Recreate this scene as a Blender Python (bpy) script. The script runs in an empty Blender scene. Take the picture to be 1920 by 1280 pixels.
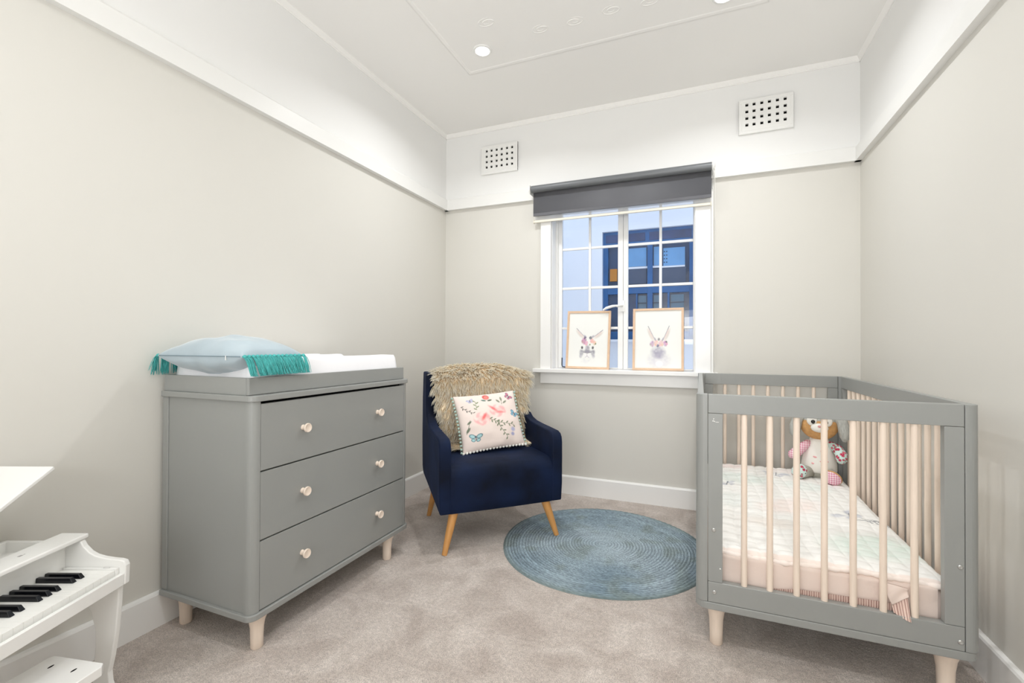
import bpy, bmesh, math, random
import numpy as np
from mathutils import Vector, Matrix
random.seed(7); np.random.seed(7)
PI = math.pi
sc = bpy.context.scene
C = sc.collection

# ------------------------------------------------------------ camera
YAW, PITCH, ROLL = math.radians(22.235), math.radians(0.432), math.radians(0.239)
def _cam_axes(u, v, d):
    c, s = math.cos(ROLL), math.sin(ROLL); u, v = c*u-s*v, s*u+c*v
    c, s = math.cos(PITCH), math.sin(PITCH); d, v = c*d-s*v, s*d+c*v
    c, s = math.cos(YAW), math.sin(YAW)
    return Vector((c*u-s*d, s*u+c*d, v))
cam_d = bpy.data.cameras.new('camera'); cam = bpy.data.objects.new('camera', cam_d); C.objects.link(cam)
cam_d.sensor_width = 36; cam_d.lens = 864.5/1920*36; cam_d.clip_start = 0.02
R, U, F = _cam_axes(1,0,0), _cam_axes(0,1,0), _cam_axes(0,0,1)
M = Matrix((R, U, -F)).transposed().to_4x4(); M.translation = (0, 0, 1.08)
cam.matrix_world = M
sc.camera = cam

# ------------------------------------------------------------ world, lights, exposure
vs = sc.view_settings
sc.display_settings.display_device = 'sRGB'
vs.view_transform = 'Standard'; vs.look = 'None'; vs.gamma = 1; vs.use_curve_mapping = False
vs.exposure = -0.13
sc.cycles.max_bounces = 14; sc.cycles.diffuse_bounces = 9
w = bpy.data.worlds.new('dusk_sky'); sc.world = w; w.use_nodes = True
bg = w.node_tree.nodes['Background']
bg.inputs[0].default_value = (0.66, 0.80, 1.0, 1); bg.inputs[1].default_value = 2.05
CEIL = 2.79
LIGHT_SPOTS = [(-1.174, 2.40), (0.105, 2.46), (-0.55, 0.45), (0.15, 0.45)]
LIGHT_W = [9.6, 9.6, 5.5, 6.5]
for (lx, ly), W in zip(LIGHT_SPOTS, LIGHT_W):
    ld = bpy.data.lights.new('downlight_beam', 'AREA'); ld.shape = 'DISK'; ld.size = 0.085; ld.energy = W
    ld.color = (0.985, 0.995, 1.0); ld.spread = math.radians(150)
    lo = bpy.data.objects.new('downlight_beam', ld); lo.location = (lx, ly, CEIL-0.022); C.objects.link(lo)
# added unseen fill lamp behind the camera, tilted up to bounce off the ceiling
ld = bpy.data.lights.new('ceiling_bounce_fill', 'AREA'); ld.shape = 'RECTANGLE'; ld.size = 1.2; ld.size_y = 1.0; ld.energy = 48
ld.color = (0.975, 0.99, 1.0)
lo = bpy.data.objects.new('ceiling_bounce_fill', ld); lo.location = (-0.35, -0.9, 1.35); lo.rotation_euler = (math.radians(150), 0, 0); C.objects.link(lo)

ld = bpy.data.lights.new('low_wall_fill', 'AREA'); ld.shape = 'RECTANGLE'; ld.size = 1.4; ld.size_y = 1.3; ld.energy = 8.5; ld.spread = math.radians(105)  # second added fill, no real source: lifts the lower walls and furniture fronts
ld.color = (0.98, 0.99, 1.0)
lo = bpy.data.objects.new('low_wall_fill', ld); lo.location = (-0.35, -1.15, 1.0); lo.rotation_euler = (math.radians(84), 0, 0); C.objects.link(lo)

# ------------------------------------------------------------ helpers
def S(r, g, b):
    f = lambda c: (c/255/12.92) if c/255 <= 0.04045 else ((c/255+0.055)/1.055)**2.4
    return (f(r), f(g), f(b))
def Sn(a):
    a = np.asarray(a, float)/255
    return np.where(a <= 0.04045, a/12.92, ((a+0.055)/1.055)**2.4)
def mat(name, col, rough=0.5, spec=0.5, noise=None, bump=None, attr=False, sheen=0, metal=0, coat=0, trans=0, alpha=1, scale_vec=None, emit=None):
    """noise=(scale, amount, detail); bump=(scale, strength, distance)"""
    m = bpy.data.materials.new(name); m.use_nodes = True; nt = m.node_tree; N = nt.nodes; L = nt.links
    b = N['Principled BSDF']
    b.inputs['Roughness'].default_value = rough; b.inputs['Specular IOR Level'].default_value = spec
    b.inputs['Metallic'].default_value = metal; b.inputs['Coat Weight'].default_value = coat
    b.inputs['Sheen Weight'].default_value = sheen; b.inputs['Sheen Roughness'].default_value = 0.4
    b.inputs['Transmission Weight'].default_value = trans; b.inputs['Alpha'].default_value = alpha
    c4 = (*col, 1)
    tc = N.new('ShaderNodeTexCoord'); mp = N.new('ShaderNodeMapping'); L.new(tc.outputs['Object'], mp.inputs[0])
    if scale_vec: mp.inputs['Scale'].default_value = scale_vec
    src = None
    if attr:
        a = N.new('ShaderNodeAttribute'); a.attribute_name = 'Col'; src = a.outputs['Color']
    if noise:
        n = N.new('ShaderNodeTexNoise'); n.inputs['Scale'].default_value = noise[0]; n.inputs['Detail'].default_value = noise[2] if len(noise) > 2 else 4
        L.new(mp.outputs[0], n.inputs[0])
        mr = N.new('ShaderNodeMapRange'); mr.inputs[1].default_value = 0.3; mr.inputs[2].default_value = 0.7
        mr.inputs[3].default_value = 1-noise[1]; mr.inputs[4].default_value = 1+noise[1]; L.new(n.outputs[0], mr.inputs[0])
        mx = N.new('ShaderNodeVectorMath'); mx.operation = 'SCALE'
        if src: L.new(src, mx.inputs[0])
        else: mx.inputs[0].default_value = col
        L.new(mr.outputs[0], mx.inputs['Scale']); src = mx.outputs[0]
    if src: L.new(src, b.inputs['Base Color'])
    else: b.inputs['Base Color'].default_value = c4
    if bump:
        n2 = N.new('ShaderNodeTexNoise'); n2.inputs['Scale'].default_value = bump[0]; n2.inputs['Detail'].default_value = 5
        L.new(mp.outputs[0], n2.inputs[0]); bp = N.new('ShaderNodeBump'); bp.inputs['Strength'].default_value = bump[1]; bp.inputs['Distance'].default_value = bump[2]
        L.new(n2.outputs[0], bp.inputs['Height']); L.new(bp.outputs[0], b.inputs['Normal'])
    if emit:
        b.inputs['Emission Color'].default_value = (*emit[0], 1); b.inputs['Emission Strength'].default_value = emit[1]
    return m

def link(name, me, m, parent=None, smooth=False, bevel=0, seg=2, sub=0, sharp=None):
    o = bpy.data.objects.new(name, me); C.objects.link(o)
    if m is not None and len(me.materials) == 0:
        for q in (m if isinstance(m, (list, tuple)) else [m]): me.materials.append(q)
    if parent is not None: o.parent = parent
    if smooth:
        me.polygons.foreach_set('use_smooth', [True]*len(me.polygons))
        if sharp: me.set_sharp_from_angle(angle=math.radians(sharp))
    if bevel:
        bv = o.modifiers.new('bevel', 'BEVEL'); bv.width = bevel; bv.segments = seg; bv.limit_method = 'ANGLE'; bv.angle_limit = math.radians(40)
    if sub:
        sm = o.modifiers.new('sub', 'SUBSURF'); sm.levels = sub; sm.render_levels = sub
    return o
def obj(name, bm, m, parent=None, **k):
    me = bpy.data.meshes.new(name); bmesh.ops.recalc_face_normals(bm, faces=bm.faces); bm.to_mesh(me); bm.free()
    return link(name, me, m, parent, **k)
def tag(o, label=None, cat=None, group=None, kind=None):
    if label: o['label'] = label
    if cat: o['category'] = cat
    if group: o['group'] = group
    if kind: o['kind'] = kind
    return o
def thing(name, label, cat, loc=(0,0,0), rz=0, group=None):
    o = bpy.data.objects.new(name, None); C.objects.link(o); o.empty_display_size = 0.05
    o.location = loc; o.rotation_euler = (0, 0, rz)
    return tag(o, label, cat, group)
def struct(o): o['kind'] = 'structure'; return o

def BM(): return bmesh.new()
def box(bm, x0, x1, y0, y1, z0, z1, mi=0, mtx=None):
    vs_ = [bm.verts.new(p) for p in ((x0,y0,z0),(x1,y0,z0),(x1,y1,z0),(x0,y1,z0),(x0,y0,z1),(x1,y0,z1),(x1,y1,z1),(x0,y1,z1))]
    for f in ((0,3,2,1),(4,5,6,7),(0,1,5,4),(1,2,6,5),(2,3,7,6),(3,0,4,7)):
        bm.faces.new([vs_[i] for i in f]).material_index = mi
    if mtx is not None: bmesh.ops.transform(bm, matrix=mtx, verts=vs_)
    return bm
def bx(*a): return box(BM(), *a)
def prism(bm, pts, a0, a1, axis='x'):
    """extrude a 2D outline between a0 and a1 along the axis; pts are the other two coordinates in order"""
    def P(p, a):
        return {'x': (a, p[0], p[1]), 'y': (p[0], a, p[1]), 'z': (p[0], p[1], a)}[axis]
    A = [bm.verts.new(P(p, a0)) for p in pts]; B = [bm.verts.new(P(p, a1)) for p in pts]
    bm.faces.new(A); bm.faces.new(B[::-1]); n = len(pts)
    for i in range(n): bm.faces.new((A[i], B[i], B[(i+1)%n], A[(i+1)%n]))
    return bm
def lathe(bm, prof, seg=24, org=(0,0,0), mtx=None):
    """prof: list of (r,z)"""
    rings = []; allv = []
    for r, z in prof:
        if r < 1e-6: v = [bm.verts.new((org[0], org[1], org[2]+z))]; rings.append(v); allv += v
        else:
            v = [bm.verts.new((org[0]+r*math.cos(2*PI*k/seg), org[1]+r*math.sin(2*PI*k/seg), org[2]+z)) for k in range(seg)]; rings.append(v); allv += v
    for a, b in zip(rings, rings[1:]):
        for k in range(seg):
            j = (k+1) % seg
            if len(a) == 1 and len(b) == 1: continue
            if len(a) == 1: bm.faces.new((a[0], b[j], b[k]))
            elif len(b) == 1: bm.faces.new((a[k], a[j], b[0]))
            else: bm.faces.new((a[k], a[j], b[j], b[k]))
    if len(rings[0]) > 1: bm.faces.new(rings[0])
    if len(rings[-1]) > 1: bm.faces.new(rings[-1][::-1])
    if mtx is not None: bmesh.ops.transform(bm, matrix=mtx, verts=allv)
    return bm
def tube(bm, pts, rad, seg=8, cap=True):
    pts = [Vector(p) for p in pts]; n = len(pts); rads = rad if isinstance(rad, (list, tuple)) else [rad]*n
    rings = []; up = None
    for i, p in enumerate(pts):
        t = (pts[min(i+1, n-1)]-pts[max(i-1, 0)]).normalized()
        if up is None: up = Vector((0,0,1)) if abs(t.z) < 0.9 else Vector((1,0,0))
        s = t.cross(up).normalized(); up = s.cross(t).normalized()
        rings.append([bm.verts.new(p+rads[i]*(math.cos(2*PI*k/seg)*s+math.sin(2*PI*k/seg)*up)) for k in range(seg)])
    for a, b in zip(rings, rings[1:]):
        for k in range(seg): bm.faces.new((a[k], a[(k+1)%seg], b[(k+1)%seg], b[k]))
    if cap: bm.faces.new(rings[0][::-1]); bm.faces.new(rings[-1])
    return bm
def grid_mesh(name, P, col=None, closed_v=False, closed_u=False):
    """P: array (n,m,3)"""
    n, m_ = P.shape[:2]; idx = np.arange(n*m_).reshape(n, m_)
    I = idx if not closed_u else np.vstack([idx, idx[:1]])
    I = I if not closed_v else np.hstack([I, I[:, :1]])
    q = np.stack([I[:-1,:-1], I[1:,:-1], I[1:,1:], I[:-1,1:]], -1).reshape(-1, 4)
    me = bpy.data.meshes.new(name); me.from_pydata(P.reshape(-1, 3).tolist(), [], q.tolist())
    if col is not None: set_col(me, col.reshape(-1, 3))
    me.update(); return me
def set_col(me, col):
    a = me.color_attributes.new('Col', 'FLOAT_COLOR', 'POINT')
    c = np.ones((len(me.vertices), 4), np.float32); c[:, :3] = col; a.data.foreach_set('color', c.ravel())
def copy_tree(o, parent=None, **kw):
    c = o.copy(); C.objects.link(c)
    if parent is not None: c.parent = parent
    for ch in list(o.children): copy_tree(ch, c)
    return c
def rnoise(shape, cells, seed=0):
    """smooth value noise on a unit grid"""
    r = np.random.RandomState(seed); g = r.rand(cells[0]+2, cells[1]+2)
    y = np.linspace(0, cells[0], shape[0])[:, None]; x = np.linspace(0, cells[1], shape[1])[None, :]
    yi = np.minimum(y.astype(int), cells[0]); xi = np.minimum(x.astype(int), cells[1]); fy = y-yi; fx = x-xi
    fy = fy*fy*(3-2*fy); fx = fx*fx*(3-2*fx)
    return (g[yi, xi]*(1-fx)+g[yi, xi+1]*fx)*(1-fy)+(g[yi+1, xi]*(1-fx)+g[yi+1, xi+1]*fx)*fy
def dab(img, u, v, cx, cy, rx, ry, rot, col, a=1.0, soft=0.3, tex=None):
    c, s = math.cos(rot), math.sin(rot); du = u-cx; dv = v-cy
    d = np.sqrt(((c*du+s*dv)/rx)**2+((-s*du+c*dv)/ry)**2)
    k = np.clip((1-d)/soft, 0, 1)*a
    if tex is not None: k = k*tex
    img[:] = img*(1-k[..., None])+Sn(col)*k[..., None]
def stroke(img, u, v, pts, w0, col, a=1.0):
    for (x0, y0), (x1, y1) in zip(pts, pts[1:]):
        L2 = (x1-x0)**2+(y1-y0)**2+1e-9
        t = np.clip(((u-x0)*(x1-x0)+(v-y0)*(y1-y0))/L2, 0, 1)
        d = np.hypot(u-x0-t*(x1-x0), v-y0-t*(y1-y0)); k = np.clip((w0-d)/(w0*0.5), 0, 1)*a
        img[:] = img*(1-k[..., None])+Sn(col)*k[..., None]

# ------------------------------------------------------------ materials
M_wall = mat('wall_paint', S(214,212,206), 0.6, 0.3, noise=(1.3, 0.008), bump=(60, 0.03, 0.002))
nt = M_wall.node_tree; b = nt.nodes['Principled BSDF']; src = b.inputs['Base Color'].links[0].from_socket
g_ = nt.nodes.new('ShaderNodeNewGeometry'); sp = nt.nodes.new('ShaderNodeSeparateXYZ'); gt = nt.nodes.new('ShaderNodeMath'); gt.operation = 'GREATER_THAN'; gt.inputs[1].default_value = 2.2
mx_ = nt.nodes.new('ShaderNodeMix'); mx_.data_type = 'RGBA'; mx_.inputs[7].default_value = (*S(233,233,232), 1)
nt.links.new(g_.outputs['Position'], sp.inputs[0]); nt.links.new(sp.outputs[2], gt.inputs[0]); nt.links.new(gt.outputs[0], mx_.inputs[0]); nt.links.new(src, mx_.inputs[6]); nt.links.new(mx_.outputs[2], b.inputs['Base Color'])
M_trim = mat('white_gloss_trim', S(238,238,237), 0.28, 0.5, bump=(25, 0.04, 0.002))
M_ceil = mat('ceiling_paint', S(242,241,239), 0.7, 0.3, bump=(40, 0.03, 0.002))
M_frieze = mat('white_satin_paint', S(233,233,231), 0.4, 0.4)
M_white = mat('white_plastic', S(236,236,234), 0.35)
M_black = mat('dark_void', (0.004,0.004,0.004), 0.9, 0.1)
M_grey = mat('grey_satin_lacquer', S(147,149,147), 0.36, 0.5, noise=(6, 0.01), bump=(90, 0.03, 0.001))
M_birch = mat('washed_birch', S(232,216,201), 0.45, 0.4, noise=(14, 0.05, 6), bump=(60, 0.05, 0.001), scale_vec=(6, 6, 0.6))
M_oak = mat('honey_beech', S(205,150,88), 0.4, 0.45, noise=(12, 0.08, 6), scale_vec=(5, 5, 0.5))
M_bolt = mat('zinc_bolt', S(200,200,198), 0.3, 0.5, metal=0.8)
M_navy = mat('navy_velvet', S(8,21,46), 0.72, 0.2, noise=(6, 0.6, 5), bump=(9, 0.12, 0.02), sheen=0.18)
M_navy.node_tree.nodes['Principled BSDF'].inputs['Sheen Tint'].default_value = (*S(60,90,150), 1)
M_blind = mat('charcoal_blind_cloth', S(98,99,104), 0.55, 0.4, noise=(5, 0.03), bump=(300, 0.1, 0.0006))
M_tubeb = mat('charcoal_blind_roll', S(105,108,111), 0.4, 0.5)

# ------------------------------------------------------------ room shell
XL, XR, YB, YF = -1.93, 0.87, 3.28, -1.25
RAIL = 2.1675
# carpet
bm = BM(); box(bm, XL-0.1, XR+0.1, YF-0.1, YB+0.1, -0.05, 0)
M_carpet = bpy.data.materials.new('taupe_cut_pile_carpet'); M_carpet.use_nodes = True
nt = M_carpet.node_tree; N = nt.nodes; L = nt.links; b = N['Principled BSDF']; b.inputs['Roughness'].default_value = 0.95; b.inputs['Specular IOR Level'].default_value = 0.1
b.inputs['Sheen Weight'].default_value = 0.25
tc = N.new('ShaderNodeTexCoord')
n1 = N.new('ShaderNodeTexNoise'); n1.inputs['Scale'].default_value = 260; n1.inputs['Detail'].default_value = 3; L.new(tc.outputs['Object'], n1.inputs[0])
n2 = N.new('ShaderNodeTexNoise'); n2.inputs['Scale'].default_value = 5.5; n2.inputs['Detail'].default_value = 9; n2.inputs['Roughness'].default_value = 0.62; n2.inputs['Distortion'].default_value = 0.6; L.new(tc.outputs['Object'], n2.inputs[0])
n3 = N.new('ShaderNodeTexNoise'); n3.inputs['Scale'].default_value = 70; n3.inputs['Detail'].default_value = 4; L.new(tc.outputs['Object'], n3.inputs[0])
r1 = N.new('ShaderNodeValToRGB'); r1.color_ramp.elements[0].position = 0.36; r1.color_ramp.elements[1].position = 0.64
r1.color_ramp.elements[0].color = (*S(180,168,160), 1); r1.color_ramp.elements[1].color = (*S(208,198,191), 1); L.new(n2.outputs[0], r1.inputs[0])
def mulnode(a, bsock, lo, hi, p0=0.35, p1=0.65):
    mr = N.new('ShaderNodeMapRange'); mr.inputs[1].default_value = p0; mr.inputs[2].default_value = p1; mr.inputs[3].default_value = lo; mr.inputs[4].default_value = hi; L.new(bsock, mr.inputs[0])
    s_ = N.new('ShaderNodeVectorMath'); s_.operation = 'SCALE'; L.new(a, s_.inputs[0]); L.new(mr.outputs[0], s_.inputs['Scale']); return s_.outputs[0]
c_ = mulnode(r1.outputs[0], n1.outputs[0], 0.72, 1.22); c_ = mulnode(c_, n3.outputs[0], 0.88, 1.1); L.new(c_, b.inputs['Base Color'])
ad = N.new('ShaderNodeMath'); ad.operation = 'ADD'; L.new(n1.outputs[0], ad.inputs[0]); L.new(n3.outputs[0], ad.inputs[1])
bp = N.new('ShaderNodeBump'); bp.inputs['Strength'].default_value = 0.7; bp.inputs['Distance'].default_value = 0.006; L.new(ad.outputs[0], bp.inputs['Height']); L.new(bp.outputs[0], b.inputs['Normal'])
struct(obj('floor', bm, M_carpet))

struct(obj('wall_left', bx(XL-0.12, XL, YF-0.12, YB+0.25, -0.05, 2.95), M_wall))
struct(obj('wall_right', bx(XR, XR+0.12, YF-0.12, YB+0.25, -0.05, 2.95), M_wall))
struct(obj('wall_front', bx(XL, XR, YF-0.12, YF, -0.05, 2.95), M_wall))
WX0, WX1, WZ0, WZ1 = -1.026, -0.034, 0.905, 2.13
YO = YB+0.22
bm = BM(); box(bm, XL, WX0, YB, YO, -0.05, 2.95); box(bm, WX1, XR, YB, YO, -0.05, 2.95); box(bm, WX0, WX1, YB, YO, -0.05, WZ0); box(bm, WX0, WX1, YB, YO, WZ1, 2.95)
struct(obj('wall_back', bm, M_wall))
struct(obj('ceiling', bx(XL-0.12, XR+0.12, YF-0.12, YB+0.3, CEIL, CEIL+0.12), M_ceil))

# skirting with a small rounded top
def skirt(name, x0, y0, x1, y1, nx, ny):
    prof = [(0,0),(0.018,0),(0.018,0.122),(0.014,0.129),(0.006,0.132),(0,0.132)]
    bm = BM(); A = [bm.verts.new((x0+nx*p, y0+ny*p, z)) for p, z in prof]; B = [bm.verts.new((x1+nx*p, y1+ny*p, z)) for p, z in prof]
    bm.faces.new(A); bm.faces.new(B[::-1])
    for i in range(len(prof)): j = (i+1) % len(prof); bm.faces.new((A[i], B[i], B[j], A[j]))
    struct(obj(name, bm, M_trim))
skirt('baseboard_left', XL, YF, XL, YB, 1, 0); skirt('baseboard_right', XR, YF, XR, YB, -1, 0); skirt('baseboard_back', XL, YB, XR, YB, 0, -1)
# picture rail and cornice
def strip(name, prof, m, x0, y0, x1, y1, nx, ny):
    bm = BM(); A = [bm.verts.new((x0+nx*p, y0+ny*p, z)) for p, z in prof]; B = [bm.verts.new((x1+nx*p, y1+ny*p, z)) for p, z in prof]
    bm.faces.new(A); bm.faces.new(B[::-1])
    for i in range(len(prof)): j = (i+1) % len(prof); bm.faces.new((A[i], B[i], B[j], A[j]))
    return struct(obj(name, bm, m))
pr = [(0,RAIL),(0.030,RAIL),(0.030,RAIL+0.080),(0.024,RAIL+0.088),(0.008,RAIL+0.094),(0,RAIL+0.096)]
cz = 2.758
co = [(0,cz),(0.005,cz),(0.008,cz+0.004),(0.005,cz+0.009),(0.008,cz+0.013),(0.014,cz+0.022),(0.018,CEIL-0.003),(0.018,CEIL),(0,CEIL)]
for nm, prf in (('trim', pr), ('trim', co)):
    k0 = 1 if prf is pr else 5
    strip('trim_%d' % k0, prf, M_frieze if prf is pr else M_ceil, XL, YF, XL, YB, 1, 0)
    strip('trim_%d' % (k0+1), prf, M_frieze if prf is pr else M_ceil, XR, YF, XR, YB, -1, 0)
    strip('trim_%d' % (k0+2), prf, M_frieze if prf is pr else M_ceil, XL, YB, XR, YB, 0, -1)
# raised moulding rectangle and plaster scrolls on the ceiling
mo = [(0,CEIL),(0.003,CEIL-0.003),(0.008,CEIL-0.006),(0.015,CEIL-0.004),(0.022,CEIL-0.005),(0.027,CEIL-0.003),(0.030,CEIL)]
bm = BM(); rx0, rx1, ry0, ry1 = -1.36, 0.315, -0.5, 2.59
rings = []
for sx, sy in ((0,0),(1,0),(1,1),(0,1)):
    rings.append([bm.verts.new(((rx0+p if sx == 0 else rx1-p), (ry0+p if sy == 0 else ry1-p), z)) for p, z in mo])
for a in range(4):
    A, B = rings[a], rings[(a+1) % 4]
    for i in range(len(mo)-1): bm.faces.new((A[i], A[i+1], B[i+1], B[i]))
struct(obj('trim_8', bm, M_ceil, smooth=True, sharp=50))
bm = BM()
for (cx, cy, s) in ((-0.80, 2.355, 1), (-0.62, 2.365, -1), (-0.42, 2.355, 1), (-0.24, 2.365, -1), (-1.05, 2.2, 1), (-1.12, 1.95, -1), (0.02, 2.2, -1)):
    pts = []
    for k in range(26):
        t = k/25; a = t*3.6*PI; r = 0.012+0.045*t; pts.append((cx+s*r*math.cos(a), cy+0.6*r*math.sin(a), CEIL-0.0003))
    tube(bm, pts, [0.0012+0.0016*math.sin(PI*i/25) for i in range(26)], 6)
struct(obj('trim_9', bm, M_ceil, smooth=True))

# ------------------------------------------------------------ window_1
win = bpy.data.objects.new('window_1', None); C.objects.link(win); win.location = (0,0,0); win['kind'] = 'structure'
YI = YB
bm = BM(); box(bm, -1.105, WX0, YI-0.022, YI, 0.905, 2.19); obj('architrave', bm, M_trim, win, bevel=0.003)
bm = BM(); box(bm, WX1, 0.063, YI-0.022, YI, 0.905, 2.19); obj('architrave', bm, M_trim, win, bevel=0.003)
bm = BM(); box(bm, 0.064, 0.078, YI-0.012, YI, 0.905, 2.19); obj('architrave', bm, M_trim, win, bevel=0.002)
bm = BM(); box(bm, WX0, WX1, YI-0.020, YI, WZ1-0.02, 2.19); obj('architrave', bm, M_trim, win, bevel=0.003)
bm = BM(); box(bm, -1.155, 0.105, YI-0.055, YI+0.06, 0.878, 0.907); box(bm, WX0, WX1, YI+0.055, YO, 0.878, 0.907)
obj('window_sill', bm, M_trim, win, bevel=0.005, seg=3)
bm = BM(); box(bm, -1.105, 0.075, YI-0.018, YI, 0.798, 0.879); obj('apron', bm, M_trim, win, bevel=0.003)
# jamb linings + fixed frame
JY = 3.375
bm = BM(); box(bm, WX0, WX0+0.006, YI, YO, WZ0, WZ1); box(bm, WX1-0.006, WX1, YI, YO, WZ0, WZ1); box(bm, WX0, WX1, YI, YO, WZ1-0.008, WZ1)
box(bm, WX0, WX0+0.022, JY, YO, WZ0, WZ1); box(bm, WX1-0.010, WX1, JY, YO, WZ0, WZ1); box(bm, WX0, WX1, JY, YO, WZ1-0.03, WZ1)
obj('window_frame', bm, M_trim, win, bevel=0.002)
M_glass = bpy.data.materials.new('window_glass'); M_glass.use_nodes = True; nt = M_glass.node_tree; N = nt.nodes; L = nt.links
N.remove(N['Principled BSDF']); tr = N.new('ShaderNodeBsdfTransparent'); tr.inputs[0].default_value = (0.96,0.975,1,1); gl = N.new('ShaderNodeBsdfGlossy'); gl.inputs['Roughness'].default_value = 0.02
lw = N.new('ShaderNodeLayerWeight'); pw = N.new('ShaderNodeMath'); pw.operation = 'POWER'; pw.inputs[1].default_value = 4; L.new(lw.outputs['Facing'], pw.inputs[0]); fr = N.new('ShaderNodeMath'); fr.operation = 'MULTIPLY_ADD'; fr.inputs[1].default_value = 0.6; fr.inputs[2].default_value = 0.04; L.new(pw.outputs[0], fr.inputs[0]); mxs = N.new('ShaderNodeMixShader'); L.new(fr.outputs[0], mxs.inputs[0]); L.new(tr.outputs[0], mxs.inputs[1]); L.new(gl.outputs[0], mxs.inputs[2]); L.new(mxs.outputs[0], N['Material Output'].inputs[0])
zs = [0.916, 1.207, 1.508, 1.806, 2.10]
def sash(x0, x1, gl0, gl1, mun):
    """x0..x1 outer, gl0..gl1 glass extent, mun centre of the upright glazing bar"""
    y0, y1 = 3.388, 3.418
    s = bpy.data.objects.new('sash', None); C.objects.link(s); s.parent = win
    bm = BM(); box(bm, x0, gl0, y0, y1, 0.908, 2.115); box(bm, gl1, x1, y0, y1, 0.908, 2.115); box(bm, gl0, gl1, y0, y1, 0.908, 0.918); box(bm, gl0, gl1, y0, y1, 2.098, 2.115)
    obj('sash_frame', bm, M_trim, s, bevel=0.002)
    bm = BM(); box(bm, mun-0.009, mun+0.009, y0+0.006, y1-0.004, 0.918, 2.098); obj('glazing_bar', bm, M_trim, s, bevel=0.003)
    for z in zs[1:-1]:
        obj('glazing_bar', bx(gl0, mun-0.009, y0+0.007, y1-0.004, z-0.009, z+0.009), M_trim, s, bevel=0.003)
        obj('glazing_bar', bx(mun+0.009, gl1, y0+0.007, y1-0.004, z-0.009, z+0.009), M_trim, s, bevel=0.003)
    for a, b_ in ((gl0, mun-0.009), (mun+0.009, gl1)):
        for k in range(4):
            za = 0.918 if k == 0 else zs[k]+0.009; zb = 2.098 if k == 3 else zs[k+1]-0.009
            bm = BM(); v = [bm.verts.new(p) for p in ((a-0.001, 3.405, za-0.001), (b_+0.001, 3.405, za-0.001), (b_+0.001, 3.405, zb+0.001), (a-0.001, 3.405, zb+0.001))]; bm.faces.new(v)
            obj('pane', bm, M_glass, s)
sash(-1.004, -0.519, -0.975, -0.556, -0.764)
sash(-0.517, -0.044, -0.484, -0.0475, -0.261)
bm = BM(); box(bm, -0.532, -0.505, 3.377, 3.388, 1.325, 1.405)
tube(bm, [(-0.520,3.384,1.368),(-0.528,3.365,1.368),(-0.545,3.355,1.366),(-0.56,3.352,1.36)], [0.008,0.010,0.010,0.007], 10)
tube(bm, [(-0.555,3.352,1.366),(-0.59,3.348,1.362),(-0.63,3.345,1.350),(-0.655,3.343,1.335)], [0.007,0.010,0.010,0.006], 10)
obj('casement_fastener', bm, M_white, win, smooth=True, sharp=40)
bm = BM(); tube(bm, [(-0.972,3.382,0.985),(-0.972,3.38,0.93),(-0.968,3.38,0.918),(-0.94,3.378,0.915)], 0.004, 8); obj('casement_stay', bm, mat('dark_iron', S(60,66,80), 0.4, metal=0.5), win, smooth=True)

# ------------------------------------------------------------ roller blinds
bl = thing('roller_blind', 'dark charcoal roller blind rolled almost fully up above the window', 'blind', (-0.54, YB, 2.21))
def loc(x, y, z, o): return (x-o.location[0], y-o.location[1], z-o.location[2])
TY, TZ = 3.185, 2.222
bm = BM(); ox, oy, oz = bl.location
tube(bm, [(-1.148-ox, TY-oy, TZ-oz), (0.066-ox, TY-oy, TZ-oz)], 0.026, 32); obj('roll', bm, M_tubeb, bl, smooth=True, sharp=40)
P = np.zeros((14, 2, 3)); 
for i in range(14):
    z = TZ - (TZ-2.033)*i/13; P[i, :, 2] = z-oz; P[i, :, 1] = TY+0.0255-oy+0.0015*math.sin(i*0.5); P[i, 0, 0] = -1.146-ox; P[i, 1, 0] = 0.064-ox
me = grid_mesh('shade_cloth', P); o = link('shade_cloth', me, M_blind, bl, smooth=True); sd = o.modifiers.new('s', 'SOLIDIFY'); sd.thickness = 0.0012
obj('hem_bar', box(BM(), -1.146-ox, 0.064-ox, TY+0.0225-oy, TY+0.0285-oy, 2.030-oz, 2.052-oz), M_blind, bl, bevel=0.002)
for sx, x in ((-1, -1.158), (1, 0.072)):
    bm = BM(); box(bm, x-0.0015-ox, x+0.0015-ox, TY-0.024-oy, YB-oy, 2.185-oz, 2.25-oz); box(bm, x-0.0015-ox, x+0.0015-ox, YB-0.03-oy, YB-oy, 2.10-oz, 2.25-oz); lathe(bm, [(0.022,-0.006),(0.026,-0.003),(0.026,0.003),(0.012,0.007),(0.0,0.008)], 20, mtx=Matrix.Translation((x+sx*0.006-ox, TY-oy, TZ-oz)) @ Matrix.Rotation(sx*PI/2, 4, 'Y'))
    obj('bracket', bm, M_white, bl, bevel=0.001)
bm = BM()
for dx, dy in ((0.083, -0.012), (0.083, 0.012)):
    tube(bm, [(dx-ox, TY+dy-oy, 2.22-oz), (dx-ox+0.002, TY+dy+0.02-oy, 1.55-oz), (dx-ox, TY+dy+0.03-oy, 0.80-oz)], 0.0009, 5)
    for k in range(150):
        t = k/149; bmesh.ops.create_icosphere(bm, subdivisions=1, radius=0.0022, matrix=Matrix.Translation((dx-ox+0.002*math.sin(PI*t), TY+dy+0.03*t-oy, 2.22-1.42*t-oz)))
tag(obj('bead_chain', bm, M_white, bl), kind='stuff')
bl2 = thing('sheer_blind', 'white sheer roller blind with cream bottom rail behind the charcoal blind', 'blind', (-0.54, YB, 2.20)); ox, oy, oz = bl2.location
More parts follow.
